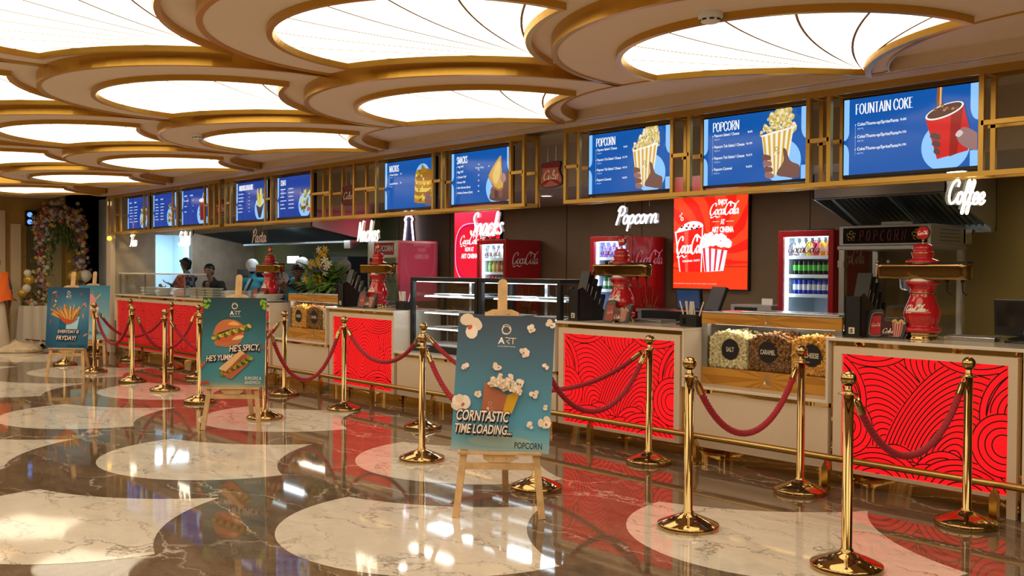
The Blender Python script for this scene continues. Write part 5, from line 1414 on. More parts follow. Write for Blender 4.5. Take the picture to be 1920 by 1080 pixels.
# ------------------------------------------------------------------ hoods
HSTEEL = mat('hood_steel', (.52, .52, .52), .30, 1.0)
HIN = mat('hood_inside', (.16, .20, .22), .4, .8)
def hood(x0, x1, y0, y1, zf, zb, label, bays, tubes):
    t = thing('extractor_hood', ((x0+x1)/2, y0, zb), label, 'hood', 'steel kitchen hoods')
    zt = 2.358
    MB().box(x0, x1, y0, y0+.012, zf, zt).build('front_panel', HSTEEL, t)
    for xx in (x0, x1-.012): 
        m = MB(); m.prism([(y0, zt), (y0, zf), (y1, zb), (y1, zt)], xx, xx+.012, lambda u, v, d: (d, u, v)); m.build('end_panel', HSTEEL, t)
    MB().box(x0, x1, y1-.012, y1, zb, zt).build('rear_panel', HIN, t)
    MB().box(x0, x1, y0, y0+.06, zf-.006, zf+.006).build('gutter', HSTEEL, t); MB().box(x0, x1, y1-.10, y1, zb-.006, zb+.02).build('gutter', HSTEEL, t)
    sl = (zb-zf)/(y1-y0)
    P = lambda y, off: zf+sl*(y-y0)+off
    yA, yB = y0+.10, y1-.10
    for k in range(bays):
        a_, b_ = x0+.03+(x1-x0-.06)*k/bays, x0+.03+(x1-x0-.06)*(k+1)/bays-.02
        m = MB(); zA, zB = P(yA, .13), P(yB, .03)
        m.add([(a_, yA, zA), (b_, yA, zA), (b_, yB, zB), (a_, yB, zB)], [(0, 1, 2, 3)])
        n = max(6, int((b_-a_)/.05))
        for i in range(n):
            xx = a_+(b_-a_)*(i+.3)/n
            m.add([(xx, yA, zA-.002), (xx+.018, yA, zA-.018), (xx+.018, yB, zB-.018), (xx, yB, zB-.002), (xx+.03, yA, zA-.002), (xx+.03, yB, zB-.002)], [(0, 1, 2, 3), (1, 4, 5, 2)])
        m.build('baffle_filter', HIN, t)
    for xx in tubes: MB().box(xx-.28, xx+.28, y0+.10, y0+.16, P(y0+.13, .05), P(y0+.13, .075)).build('light', mat('hood_tube', (1, 1, 1), .4, emit=(.8, .95, 1.0), es=6), t)
    m = MB(); m.box(x1-.32, x1-.14, y1-.30, y1-.14, zb-.11, zb+.02); m.build('grease_cup', STEEL, t, .006)
hood(-4.84, -3.66, 7.70, 8.62, 2.145, 1.862, 'steel extractor hood above the large popcorn machine at right', 2, ())
hood(-16.9, -12.8, 7.30, 8.34, 2.128, 1.935, 'long steel extractor hood above the kitchen at left', 5, (-14.1,))

# ------------------------------------------------------------------ large popcorn machine (right)
def neon_line(m, pts, r, n=6): m.tube(spline(pts, 6) if len(pts) > 2 else pts, r, n)
x0, x1, y0, y1 = -4.61, -3.80, 7.75, 8.36
t = thing('popcorn_machine', ((x0+x1)/2, y0, .9), 'large glass popcorn machine with dark unlit popcorn sign under the right hood', 'popcorn machine')
m = MB(); m.box(x0, x1, y0, y1, .905, 1.0); m.build('base', STEEL, t, .004)
for a_ in (x0, x1-.05):
    for b_ in (y0, y1-.05): MB().box(a_, a_+.05, b_, b_+.05, 1.0, 1.70).build('post', STEEL, t)
m = MB(); m.box(x0-.01, x1+.01, y0-.012, y1, 1.70, 1.735); m.box(x0, x1, y0, y1, 1.735, 1.905); m.build('sign_box', DSTEEL, t, .004)
m = MB(); m.box(x0+.04, x1-.03, y0-.006, y0, 1.752, 1.885); sp = m.build('sign_panel', BLACKG, t)
m = MB(); N_ = mat('neon_off_red', (.30, .06, .06), .3); Yl = mat('neon_off_yellow', (.65, .45, .08), .3)
A_ = {'P': [[(0, 0), (.15, 1), (.6, 1), (.65, .75), (.5, .5), (.1, .5)]], 'O': [[(.35, 1), (.1, .8), (.0, .3), (.2, 0), (.45, .1), (.6, .6), (.5, .95), (.35, 1)]], 'C': [[(.65, .85), (.4, 1), (.1, .7), (.0, .25), (.25, 0), (.5, .1)]], 'R': [[(0, 0), (.15, 1), (.6, 1), (.65, .75), (.5, .52), (.1, .5)], [(.35, .5), (.55, 0)]], 'N': [[(0, 0), (.15, 1), (.5, 0), (.65, 1)]]}
for i, ch in enumerate('POPCORN'):
    for st in A_[ch]: m.tube([(x0+.20+.062*i+.052*u, y0-.012, 1.775+.085*v) for u, v in st], .0035, 6)
m.build('unlit_letters', N_, sp)
for cx in (x0+.12, x1-.11):
    m = MB()
    for k in range(5):
        q = R(72*k+20); m.tube([(cx+.028*math.cos(q)+.014*math.cos(R(s_)), y0-.012, 1.818+.028*math.sin(q)+.014*math.sin(R(s_))) for s_ in range(0, 330, 30)], .003, 6)
    m.build('unlit_kernel', Yl, sp)
m = MB(); m.box(x0+.05, (x0+x1)/2-.004, y0+.01, y0+.016, 1.0, 1.70); dl = m.build('door', GLASS, t)
m = MB(); m.box((x0+x1)/2+.004, x1-.05, y0+.01, y0+.016, 1.0, 1.70); dr = m.build('door', GLASS, t)
for d_, xx in ((dl, (x0+x1)/2-.05), (dr, (x0+x1)/2+.05)): MB().ball((xx, y0-.004, 1.60), .016, 12).build('knob', STEEL, d_)
MB().box(x0-.008, x0+.045, y0-.008, y0+.004, 1.55, 1.61).build('hinge', STEEL, dl)
MB().box(x1-.012, x1-.006, y0+.05, y1-.05, 1.0, 1.70).build('side_glass', GLASS, t); MB().box(x0+.05, x1-.05, y1-.02, y1-.012, 1.0, 1.70).build('rear_glass', GLASSD, t)
m = MB(); m.lathe([(.10, 0), (.12, .02), (.125, .15), (.12, .16)], 24, ((x0+x1)/2+.12, (y0+y1)/2, 1.36)); m.tube([((x0+x1)/2+.12, (y0+y1)/2, 1.52), ((x0+x1)/2+.12, (y0+y1)/2, 1.70)], .012, 8); m.build('kettle', STEEL, t)
MB().box((x0+x1)/2+.02, (x0+x1)/2+.05, y1-.1, y1-.08, 1.42, 1.62).build('control_panel', BLACK, t)
m = MB()
for k in range(4): m.box(x1+.0005, x1+.002, y0+.15+.0, y1-.1, 1.77+.03*k, 1.775+.03*k)
m.build('vents', BLACK, t)
tag(MB().box(-4.28, -4.08, 7.85, 8.0, 1.906, 1.935).build('paper_box', WHITE), 'small white box lying on top of the large popcorn machine', 'box')
# small red and steel popcorn machine (left)
x0, x1, y0, y1 = -12.70, -11.91, 8.20, 8.92
t = thing('popcorn_machine', ((x0+x1)/2, y0, .9), 'steel popcorn machine with a red sign and pink lit side at left', 'popcorn machine')
PINK = mat('glass_pink_reflection', (.55, .12, .22), .10, coat=.6)  # pink reflection on the machine's glass, put into the panel colour
m = MB(); m.box(x0, x1, y0, y1, .9, 1.05); m.build('base', STEEL, t, .004)
m = MB(); m.box(x0, x1, y0, y1, 1.68, 1.936); m.build('top_box', STEEL, t, .004)
for a_ in (x0, x1-.05):
    for b_ in (y0, y1-.05): MB().box(a_, a_+.05, b_, b_+.05, 1.05, 1.68).build('post', STEEL, t)
MB().box(x0+.05, x1-.05, y0+.01, y0+.016, 1.05, 1.68).build('front_glass', GLASS, t)
m = MB(); m.box(x1+.0005, x1+.004, y0+.04, y1-.03, 1.05, 1.90); m.build('side_panel', PINK, t)
MB().box(x0+.05, x1-.05, y1-.02, y1-.014, 1.05, 1.68).build('rear_panel', PINK, t)
a = Art(.52, .18); a.rect(0, 0, .52, .18, S(190, 20, 26)); a.text('POPCORN', .26, .055, .085, S(250, 240, 236), w=.46, bold=.04, al='c')
m = MB(); a.mesh(m, (x0+.17, y0-.0008, 1.725), (1, 0, 0), (0, 0, 1), .0003); m.build('sign', PRINT, t)
m = MB(); m.lathe([(.10, 0), (.12, .02), (.12, .14)], 20, ((x0+x1)/2, (y0+y1)/2, 1.42)); m.build('kettle', STEEL, t)

# ------------------------------------------------------------------ back counters and small machines
def back_counter(xa, xb, ya, yb, z, label):
    t = thing('back_counter', ((xa+xb)/2, ya, 0), label, 'counter', 'steel back counters')
    m = MB(); m.box(xa, xb, ya, yb, z-.04, z); m.build('top', STEEL, t, .003)
    m = MB(); m.box(xa+.01, xb-.01, ya+.02, yb, .08, z-.04); m.build('cabinet', DSTEEL, t)
back_counter(-5.02, -2.2, 7.66, 8.80, .903, 'steel back counter carrying the large popcorn machine')
back_counter(-7.6, -5.72, 8.50, 9.08, 1.09, 'steel back counter below the right light box')
back_counter(-13.6, -11.85, 8.14, 9.08, .898, 'steel back counter carrying the steel popcorn machine')
back_counter(-18.0, -13.7, 8.35, 9.08, .90, 'long steel kitchen counter against the green wall')
t = thing('receipt_printer', (-6.1, 8.7, 1.09), 'grey printer with a small white card between light box and fridge', 'printer')
m = MB(); m.box(-6.33, -5.83, 8.55, 8.95, 1.091, 1.17); m.build('body', mat('grey_plastic', (.35, .34, .33), .4), t, .006)
MB().box(-6.28, -6.0, 8.547, 8.551, 1.10, 1.145).build('front_slot', BLACK, t)
tag(MB().box(-6.05, -5.92, 8.7, 8.71, 1.171, 1.235).build('white_card', WHITE), 'white card standing on the grey printer', 'card')
def terminal(x, y, zc, w_, h_, rz, tilt, label, glow=False):
    t = thing('till_terminal', (x, y, ZT), label, 'till', 'black till terminals', rz=R(rz))
    m = MB(); m.lathe([(.13, 0), (.13, .012), (.10, .03), (.03, .045), (.03, .08)], 20, sy=.75); m.build('stand', BLACK, t, local=True)
    up = Vector((0, math.sin(R(tilt)), math.cos(R(tilt)))); n = Vector((0, -math.cos(R(tilt)), math.sin(R(tilt)))); c = Vector((0, 0, zc-ZT))
    m = MB(); m.obox(c, (1, 0, 0), n, up, w_/2, .016, h_/2); m.build('monitor', BLACK, t, .006, local=True)
    m = MB(); m.obox(c+n*.0165, (1, 0, 0), n, up, w_/2-.015, .001, h_/2-.018)
    m.build('glass_screen', mat('dim_screen', (.01, .02, .05), .06, emit=(.05, .2, .6), es=.12) if glow else BLACKG, t, local=True)
terminal(-2.70, 6.83, 1.215, .40, .24, 0, -4, 'black till terminal at the right end of the rightmost red counter')
terminal(-5.45, 6.78, 1.27, .27, .19, 0, -6, 'small black customer display behind the straw box', True)
terminal(-5.28, 6.93, 1.27, .30, .22, 150, -20, 'black till screen leaning behind the customer display')
terminal(-13.9, 6.85, 1.25, .36, .24, 160, -25, 'grey backed till screen left of the yellow flowers')
tag(MB().box(-6.50, -5.9, 7.35, 7.9, .0, 1.13).build('dark_cabinet', BLACK), 'plain black cabinet behind the middle soda tower', 'cabinet')
t = thing('kitchen_screen', (-16.2, 8.9, 1.55), 'small bright white order screen in the kitchen', 'screen')
MB().box(-16.42, -15.96, 8.86, 8.90, 1.60, 1.76).build('housing', BLACK, t)
MB().box(-16.40, -15.98, 8.855, 8.86, 1.615, 1.745).build('display', mat('white_display', (1, 1, 1), .4, emit=(.95, 1, .95), es=1.6), t)
MB().box(-16.22, -16.16, 8.90, 9.095, 1.64, 1.70).build('wall_arm', BLACK, t)
t = thing('slush_machine', (-15, 8.75, .9), 'steel kitchen machine with a row of white levers', 'kitchen machine')
m = MB(); m.box(-15.35, -14.55, 8.6, 9.0, .901, 1.58); m.build('body', DSTEEL, t, .006)
for k in range(9): MB().tube([(-15.22+.062*k, 8.70, 1.58), (-15.22+.062*k, 8.70, 1.66), (-15.20+.062*k, 8.64, 1.675)], .008, 6).build('lever', WHITE, t)
m = MB()
for k in range(9):
    m.box(-15.24+.062*k, -15.20+.062*k, 8.597, 8.60, 1.50, 1.515); m.box(-15.24+.062*k, -15.20+.062*k, 8.597, 8.60, 1.54, 1.555)
m.build('buttons', WHITE, t)
for (xa, xb, ya, yb, zz, l) in ((-17.7, -16.9, 8.5, 9.0, 1.50, 'dark kitchen cabinet behind the woman in black'), (-14.45, -13.75, 8.5, 9.0, 1.72, 'dark grey kitchen oven left of the steel popcorn machine'), (-16.3, -15.5, 8.5, 9.0, 1.50, 'dark grey kitchen machine below the order screen')):
    t = thing('kitchen_unit', ((xa+xb)/2, ya, .9), l, 'kitchen unit', 'dark kitchen units'); m = MB(); m.box(xa, xb, ya, yb, .901, zz); m.build('body', mat('dark_unit', (.035, .04, .045), .4), t, .006)
    MB().box(xa+.08, xb-.08, ya-.004, ya, 1.0, zz-.12).build('door_panel', BLACKG, t)
# glass guard, plate stacks and cup stacks on the long counter
t = thing('sneeze_guard', (-16.6, 6.5, ZT), 'glass guard with a white top shelf on the long counter', 'glass guard')
m = MB(); m.box(-18.1, -15.2, 6.42, 6.78, 1.405, 1.425); m.build('top_shelf', mat('guard_shelf', (.75, .72, .66), .3), t)
MB().box(-18.1, -15.2, 6.42, 6.426, 1.06, 1.405).build('front_glass', GLASS, t)
for x in (-18.05, -16.9, -15.25): MB().box(x, x+.02, 6.43, 6.45, ZT, 1.405).build('post', STEEL, t)
m = MB(); m.prism([(6.43, 1.06), (6.43, 1.405), (6.78, 1.405), (7.0, 1.06)], -15.215, -15.209, lambda u, v, d: (d, u, v)); m.build('end_glass', GLASS, t)
rr = random.Random(8)
def plate_stack(x, y, n, s, label, gl):
    for k in range(n):
        o = MB(); r = s*rr.uniform(.95, 1.05); z = ZT+.001+k*.021; ox, oy = rr.uniform(-.015, .015), rr.uniform(-.015, .015); tl_ = rr.uniform(-.03, .03)
        m_ = [(r*.55, 0), (r*.62, .002), (r, .022), (r, .026), (r*.6, .008), (1e-5, .007)]
        o.lathe(m_, 24, (x+ox, y+oy, z)); q = o.build('plate', PLATE)
        tag(q, '%s plate from the bottom of the plate stack %s' % (ORDN[k], gl), 'plate', 'plates stacked '+gl)
plate_stack(-16.98, 6.58, 6, .17, '', 'leftmost on the long counter'); plate_stack(-16.35, 6.58, 6, .17, '', 'second from left on the long counter'); plate_stack(-15.70, 6.58, 6, .17, '', 'left of the foil boxes')
plate_stack(-13.75, 6.62, 6, .22, '', 'behind the top of the burger board'); plate_stack(-12.60, 6.52, 5, .20, '', 'right of the burger board')
FOIL = mat('foil_box', (.62, .62, .55), .3, .6)
for k in range(12):
    i, j = k % 3, k//3
    m = MB(); xx, zz = -15.05+.30*i-.005*j, ZT+.001+.040*j
    m.add([(xx-.11, 6.50, zz), (xx+.11, 6.50, zz), (xx+.11, 6.64, zz), (xx-.11, 6.64, zz), (xx-.145, 6.47, zz+.036), (xx+.145, 6.47, zz+.036), (xx+.145, 6.67, zz+.036), (xx-.145, 6.67, zz+.036)], [(3, 2, 1, 0), (4, 5, 6, 7), (0, 1, 5, 4), (1, 2, 6, 5), (2, 3, 7, 6), (3, 0, 4, 7)])
    tag(m.build('foil_box', FOIL, None, .002), 'foil food box, %s from the bottom of the %s column on the long counter' % (ORDN[j], ('left', 'middle', 'right')[i]), 'box', 'foil food boxes on the long counter')
# ------------------------------------------------------------------ neon words and hanging signs below the lattice
def neon_word(word, cx, zt, w_, h_, label, rz=0, matl=None, y=6.33):
    t = thing('neon_sign', (cx, y, zt), label, 'neon sign', 'white script neon signs', rz=R(rz))
    A, W = script_strokes(word, .3); lo = min(v for s_ in A for u, v in s_); k = w_/W; ky = h_/(2.05-lo)
    m = MB(); m.prism([(-w_/2-.02, -h_*.9), (w_/2+.02, -h_*.9), (w_/2+.02, -h_*.02), (-w_/2-.02, -h_*.02)], .012, .016, lambda u, v, d: (u, d, v)); m.build('clear_backing', GLASS, t, local=True)
    for st in A:
        m = MB(); m.tube(spline([(-w_/2+u*k, 0, -h_+(v-lo)*ky) for u, v in st], 6), .0075, 8); m.build('tube', matl or NEON, t, local=True)
    m = MB()
    for sx in (-w_*.3, w_*.3): m.tube([(sx, .014, -h_*.05), (sx, .014, 2.11-zt)], .0015, 5)
    m.build('wires', STEEL, t, local=True)
neon_word('Tea', -17.16, 2.085, .30, .20, 'small white neon word farthest left under the gold lattice')
neon_word('Salad', -15.02, 2.085, .42, .22, 'white neon word before the bright doorway')
neon_word('Pasta', -12.52, 2.05, .40, .19, 'unlit pink script sign in front of the long hood', matl=mat('neon_unlit', (.62, .52, .48), .4))
neon_word('Nachos', -9.81, 2.075, .44, .24, 'white neon word in front of the hood end, left of the neon bottle')
neon_word('Snacks', -7.66, 2.085, .50, .22, 'large white neon word in front of the left light box', matl=NEONC)
neon_word('Popcorn', -5.67, 2.06, .46, .21, 'white neon word popcorn left of the right light box', matl=NEONC)
neon_word('Coffee', -2.88, 2.10, .26, .21, 'white neon word turned sideways at the far right', rz=60)
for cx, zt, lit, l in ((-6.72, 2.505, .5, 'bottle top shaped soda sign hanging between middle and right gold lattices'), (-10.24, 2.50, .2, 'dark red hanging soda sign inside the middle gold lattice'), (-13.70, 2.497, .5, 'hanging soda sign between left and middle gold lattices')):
    t = thing('hanging_sign', (cx, 6.33, zt), l, 'sign', 'hanging soda signs')
    o = [(-.115, .0), (.10, .012), (.125, -.02), (.11, -.075), (.15, -.15), (.145, -.195), (.09, -.222), (-.08, -.23), (-.14, -.20), (-.15, -.14), (-.12, -.075), (-.135, -.03)]
    sm = lambda g: [(p.x*g, -.11+(p.y+.11)*g) for p in spline([(u, v, 0) for u, v in o], 4, True)]
    m = MB(); m.prism(sm(1.0), 0, .022, lambda u, v, d: (cx+u, 6.33+d, zt+v)); m.build('case', BLACK, t)
    a = Art(.3, .25); P = lambda l_: [(u+.15, v+.24) for u, v in l_]
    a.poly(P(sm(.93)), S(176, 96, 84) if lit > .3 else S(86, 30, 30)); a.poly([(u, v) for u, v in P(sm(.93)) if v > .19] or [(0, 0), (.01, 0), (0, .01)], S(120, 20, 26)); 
    a.blob([(.03, .03), (.09, .05), (.15, .075), (.21, .05), (.27, .03), (.26, .06), (.15, .095), (.04, .06)], S(130, 20, 26))
    a.script('Coke', .045, .085, .20, S(240, 214, 196), h=.085, fat=.32)
    m = MB(); a.mesh(m, (cx-.15, 6.3292, zt-.24), (1, 0, 0), (0, 0, 1), .0003); m.build('print', PRINT, t)
    m = MB()
    for sx in (-.055, .055): m.tube([(cx+sx, 6.34, zt-.005), (cx+sx, 6.34, 2.74)], .002, 5)
    m.build('wires', STEEL, t)
# neon bottle on the brown wall
t = thing('neon_bottle', (-12.85, 9.05, 1.94), 'white outlined neon bottle standing above the steel popcorn machine', 'neon sign')
bp = [(-.13, .0), (-.105, .16), (-.085, .28), (-.08, .33), (-.10, .345), (-.10, .375), (-.075, .385), (-.07, .415), (.07, .415), (.075, .385), (.10, .375), (.10, .345), (.08, .33), (.085, .28), (.105, .16), (.13, 0)]
MB().prism(bp, 9.06, 9.09, lambda u, v, d: (-12.85+u, d, 1.94+v)).build('backing', mat('purple_back', (.07, .03, .11), .4), t)
MB().tube([(-12.85+u, 9.05, 1.94+v) for u, v in bp], .014, 8).build('tube', mat('neon_bottle', (1, 1, 1), .4, emit=(.95, .85, 1), es=5), t)

# ------------------------------------------------------------------ lobby end: light string, sign, flowers, table, balloons
t = thing('light_string', (-18.18, 6.27, 2.02), 'gold pendant light string on the pilaster left of the counter', 'pendant light')
X, Y = -18.10, 6.26
MB().lathe([(.03, 2.62), (.03, 2.69)], 12, (X, Y, 0)).build('shade', mat('warm_shade', (.8, .7, .5), .5, emit=(1, .75, .35), es=1.0), t)
m = MB(); m.tube([(X, Y, 2.05), (X, Y, 2.75)], .006, 6); m.build('cord', BLACK, t)
for z in (2.56, 2.50, 2.44, 2.38, 2.32): MB().ball((X, Y, z), .022, 10).build('bead', BRASS, t)
MB().ball((X, Y, 2.035), .042, 14).build('globe', mat('globe_yellow', (1, .7, .1), .4, emit=(1, .62, .05), es=2.2), t)
pst = MB(); pst.box(-18.34, -18.12, 6.29, 6.37, 0, 2.78); struct(pst, 'trim_4', mat('pilaster_light', (.60, .50, .42), .5))
t = thing('washroom_sign', (-20.9, 5.71, 2.3), 'dark sign with two blue lights above the left of the niche', 'sign')
MB().box(-20.99, -20.90, 5.63, 5.83, 2.32, 2.62).build('box', BLACKG, t)
for z in (2.54, 2.40): MB().ball((-20.895, 5.70, z), .05, 12, 0, (.2, 1, 1)).build('blue_light', mat('blue_light', (.2, .4, 1), .3, emit=(.15, .35, 1), es=1.3), t)
rr = random.Random(31)
def blossom(m, c, r, ci, up=None):
    c = Vector(c); d = Vector((1, rr.uniform(-.6, .6), rr.uniform(-.3, .7))).normalized(); a = d.orthogonal().normalized(); b = d.cross(a)
    n = 6
    vs = [c+d*r*.15]
    for i in range(n):
        q = 2*math.pi*i/n
        vs += [c+(a*math.cos(q-.35)+b*math.sin(q-.35))*r*.6+d*r*.2, c+(a*math.cos(q)+b*math.sin(q))*r+d*r*.35, c+(a*math.cos(q+.35)+b*math.sin(q+.35))*r*.6+d*r*.2]
    m.add(vs, [(0, 1+3*i, 2+3*i, 3+3*i) for i in range(n)], ci)
    m.ball(c+d*r*.3, r*.28, 5, ci)
def leaf(m, c, d, L_, w_, ci=0):
    c, d = Vector(c), Vector(d).normalized(); s_ = d.cross(Vector((rr.uniform(-.3, .3), rr.uniform(-.3, .3), 1))).normalized(); n = s_.cross(d)
    m.add([c, c+d*L_*.4+s_*w_, c+d*L_*.5+n*w_*.4, c+d*L_*.4-s_*w_, c+d*L_-n*L_*.12], [(0, 1, 2), (0, 2, 3), (1, 4, 2), (2, 4, 3)], ci)
FC = [mat('flower_white', (.80, .76, .66), .6), mat('flower_yellow', (.80, .48, .02), .6), mat('flower_mauve', (.38, .20, .34), .6), mat('flower_orange', (.80, .22, .03), .6), mat('flower_red', (.50, .05, .08), .6), mat('flower_purple', (.14, .07, .28), .6)]
GRN = mat('leaf_green', (.07, .14, .025), .5, noise=(9, .5, 2)); GRD = mat('leaf_dark', (.03, .07, .015), .5)
t = thing('flower_arch', (-20.64, 6.18, 0), 'arch of mixed white, yellow and mauve flowers round the niche', 'flower arch')
path = [(5.84, .9), (5.83, 1.5), (5.80, 2.1), (5.84, 2.40), (5.98, 2.55), (6.18, 2.60), (6.38, 2.55), (6.50, 2.38), (6.54, 2.0), (6.54, 1.5), (6.54, 1.25)]
P_ = spline([(0, y, z) for y, z in path], 10)
lm = MB(); ms = [MB() for _ in FC]
wts = [0, 0, 0, 0, 1, 2, 2, 2, 1, 3, 4, 5, 2, 0]
for i in range(620):
    p = P_[rr.randrange(len(P_))]; top = p.z > 2.25
    q = (-20.60+rr.uniform(-.05, .10), p.y+rr.gauss(0, .065 if not top else .085), p.z+rr.gauss(0, .085 if top else .05))
    ci = rr.choice(wts)
    blossom(ms[ci], q, rr.uniform(.03, .06), 0)
for i in range(520):
    p = P_[rr.randrange(len(P_))]; q = (-20.64+rr.uniform(-.03, .06), p.y+rr.gauss(0, .08), p.z+rr.gauss(0, .08)); leaf(lm, q, (rr.uniform(.1, 1), rr.uniform(-1, 1), rr.uniform(-1, .5)), rr.uniform(.07, .15), .02)
for i in range(200):
    y = rr.uniform(5.88, 6.50); z = 2.40-.5*abs(y-6.18)-rr.random()**1.5*(.35 if y > 6.08 else .80); leaf(lm, (-20.60+rr.uniform(0, .08), y, z), (rr.uniform(.1, .5), rr.uniform(-.4, .4), -1), rr.uniform(.08, .15), .022)
tag(lm.build('foliage', GRN, t), kind='stuff')
for mm_, mt, nm in zip(ms, FC, ('white_flowers', 'yellow_flowers', 'mauve_flowers', 'orange_flowers', 'red_flowers', 'purple_flowers')): tag(mm_.build(nm, mt, t), kind='stuff')
m = MB(); m.tube([(-20.64, y, z) for y, z in [(5.84, 0)]+path+[(6.54, 0)]], .02, 6); m.build('hoop', BLACK, t)
t = thing('curtain_backdrop', (-21.2, 6.3, 0), 'pale pleated backdrop panel inside the flower arch', 'backdrop')
m = MB(); n = 40
pts = [(-21.30+.012*(i % 2), 6.12+.46*i/n) for i in range(n+1)]
m.add([(x, y, .0) for x, y in pts]+[(x, y, 2.3) for x, y in pts]+[(x-.01, y, .0) for x, y in pts]+[(x-.01, y, 2.3) for x, y in pts], [(i, i+1, n+2+i, n+1+i) for i in range(n)]+[(2*n+2+i, 3*n+3+i, 3*n+4+i, 2*n+3+i) for i in range(n)]); m.build('cloth', mat('cream_cloth', (.62, .56, .38), .7), t)
# table with white cloth
t = thing('flower_table', (-20.3, 5.9, 0), 'table under a long white cloth below the flowers at far left', 'table')
m = MB(); m.box(-20.50, -20.12, 5.40, 6.45, .755, .78)
ring = [(x, y) for x, y in [(-20.51, 5.39)]+[(-20.51+.40*i/10, 5.39) for i in range(1, 10)]+[(-20.10, 5.39+1.07*i/24) for i in range(25)]+[(-20.51, 6.46)]]
k = len(ring); out = []
for i, (x, y) in enumerate(ring): f_ = .03*math.sin(i*1.7)+.03; out.append((x+(f_ if x > -20.2 else 0), y-(f_ if y < 5.42 else 0)))
m.add([(x, y, .78) for x, y in ring]+[(x, y, .03+.02*(i % 3)) for i, (x, y) in enumerate(out)], [(i, i+1, k+i+1, k+i) for i in range(k-1)], 0, True); m.build('tablecloth', mat('white_cloth', (.74, .68, .60), .8), t)
MB().tube([(-20.055+.03*math.sin(i*1.7), 5.39+1.07*i/24, .16-.05*math.sin(math.pi*i/24)) for i in range(25)], .012, 6).build('red_hem', mat('hem_red', (.30, .03, .02), .6), t)
for x in (-20.46, -20.18):
    for y in (5.46, 6.38): MB().box(x-.02, x+.02, y-.02, y+.02, 0, .755).build('leg', STEEL, t)
def posy(x, y, z, n, s, cols, label):
    t = thing('flower_bunch', (x, y, z), label, 'flowers', 'flower bunches on the white table')
    lm = MB(); bm_ = [MB() for _ in FC]
    for i in range(n*2): leaf(lm, (x+rr.gauss(0, s*.3), y+rr.gauss(0, s*.5), z+abs(rr.gauss(0, s*.4))), (rr.uniform(.2, 1), rr.uniform(-1, 1), rr.uniform(-.2, 1)), s*.7, s*.14)
    for i in range(n): ci = rr.choice(cols); blossom(bm_[ci], (x+rr.uniform(-.2, .6)*s, y+rr.gauss(0, s*.5), z+abs(rr.gauss(s*.4, s*.35))), s*.22, 0)
    MB().lathe([(s*.3, 0), (s*.36, s*.2), (s*.3, s*.3)], 14, (x, y, z)).build('pot', WHITE, t)
    tag(lm.build('foliage', GRN, t), kind='stuff')
    for mm_, mt, nm in zip(bm_, FC, ('white_flowers', 'yellow_flowers', 'mauve_flowers', 'orange_flowers', 'red_flowers', 'purple_flowers')):
        if mm_.v: tag(mm_.build(nm, mt, t), kind='stuff')
posy(-20.30, 5.58, .782, 26, .20, (0, 0, 2, 3), 'white and mauve flower bunch at the left end of the table')
posy(-20.30, 5.84, .782, 22, .18, (0, 1, 1), 'white and yellow flower bunch in the middle of the table')
posy(-20.30, 6.14, .782, 30, .22, (2, 2, 4), 'mauve flower bunch behind the fries board')
for x, y, z, r, c, l in ((-20.1, 6.50, 1.35, .115, 'w', 'white balloon above the fries board, right one'), (-20.1, 6.28, 1.34, .12, 'g', 'gold balloon above the fries board, left of the white one'), (-20.2, 5.47, 1.40, .07, 'w', 'white balloon at the top of the left balloon cluster'),
                         (-20.2, 5.50, 1.27, .10, 'g', 'gold balloon in the middle of the left balloon cluster'), (-20.15, 5.44, 1.11, .08, 'w', 'white balloon low in the left balloon cluster'), (-20.2, 5.38, 1.02, .085, 'g', 'gold balloon lowest in the left balloon cluster'), (-20.15, 6.32, 1.12, .09, 'g', 'small gold balloon behind the mauve flower bunch')):
    t = thing('balloon', (x, y, z), l, 'balloon', 'white and gold balloons')
    MB().lathe([(1e-5, -1.12*r), (.35*r, -.98*r), (.75*r, -.6*r), (.98*r, -.1*r), (.96*r, .3*r), (.7*r, .75*r), (.3*r, .98*r), (1e-5, 1.02*r)], 20, (x, y, z)).build('bladder', mat('balloon_white', (.75, .70, .62), .2) if c == 'w' else mat('balloon_gold', (.60, .38, .06), .2, .3), t)
    MB().lathe([(1e-5, -1.10*r), (.12*r, -1.22*r)], 8, (x, y, z)).build('knot', mat('balloon_white', (.75, .70, .62), .2), t)
# bag on the floor
t = thing('cloth_bag', (-19.3, 5.1, 0), 'crumpled cream cloth bag lying on the floor at far left', 'bag')
m = MB(); n, k = 18, 10; vs = []
for j in range(k+1):
    for i in range(n):
        q = 2*math.pi*i/n; v = j/k; r = math.sin(math.pi*(.5-.5*v)) if v else 1.0
        x = -19.30+.44*r*math.cos(q)*(1+.10*math.sin(3*q+1)); y = 5.05+.40*r*math.sin(q)*(1+.12*math.sin(2*q)); z = .005+.17*math.sin(math.pi*v/2)*(1+.25*math.sin(q*2+v*3)+.12*math.sin(5*q+v*6))
        vs.append((x, y, max(.003, z)))
m.add(vs, [(j*n+i, j*n+(i+1) % n, (j+1)*n+(i+1) % n, (j+1)*n+i) for j in range(k) for i in range(n)], 0, True); m.build('sack', mat('cream_canvas', (.58, .46, .32), .8, noise=(7, .2, 4)), t)
m = MB(); m.tube(spline([(-18.87, 4.9, .06), (-18.70, 5.0, .05), (-18.73, 5.25, .05), (-18.9, 5.2, .08)], 6), .012, 6); m.build('handle', mat('cream_canvas', (.58, .46, .32), .8), t)

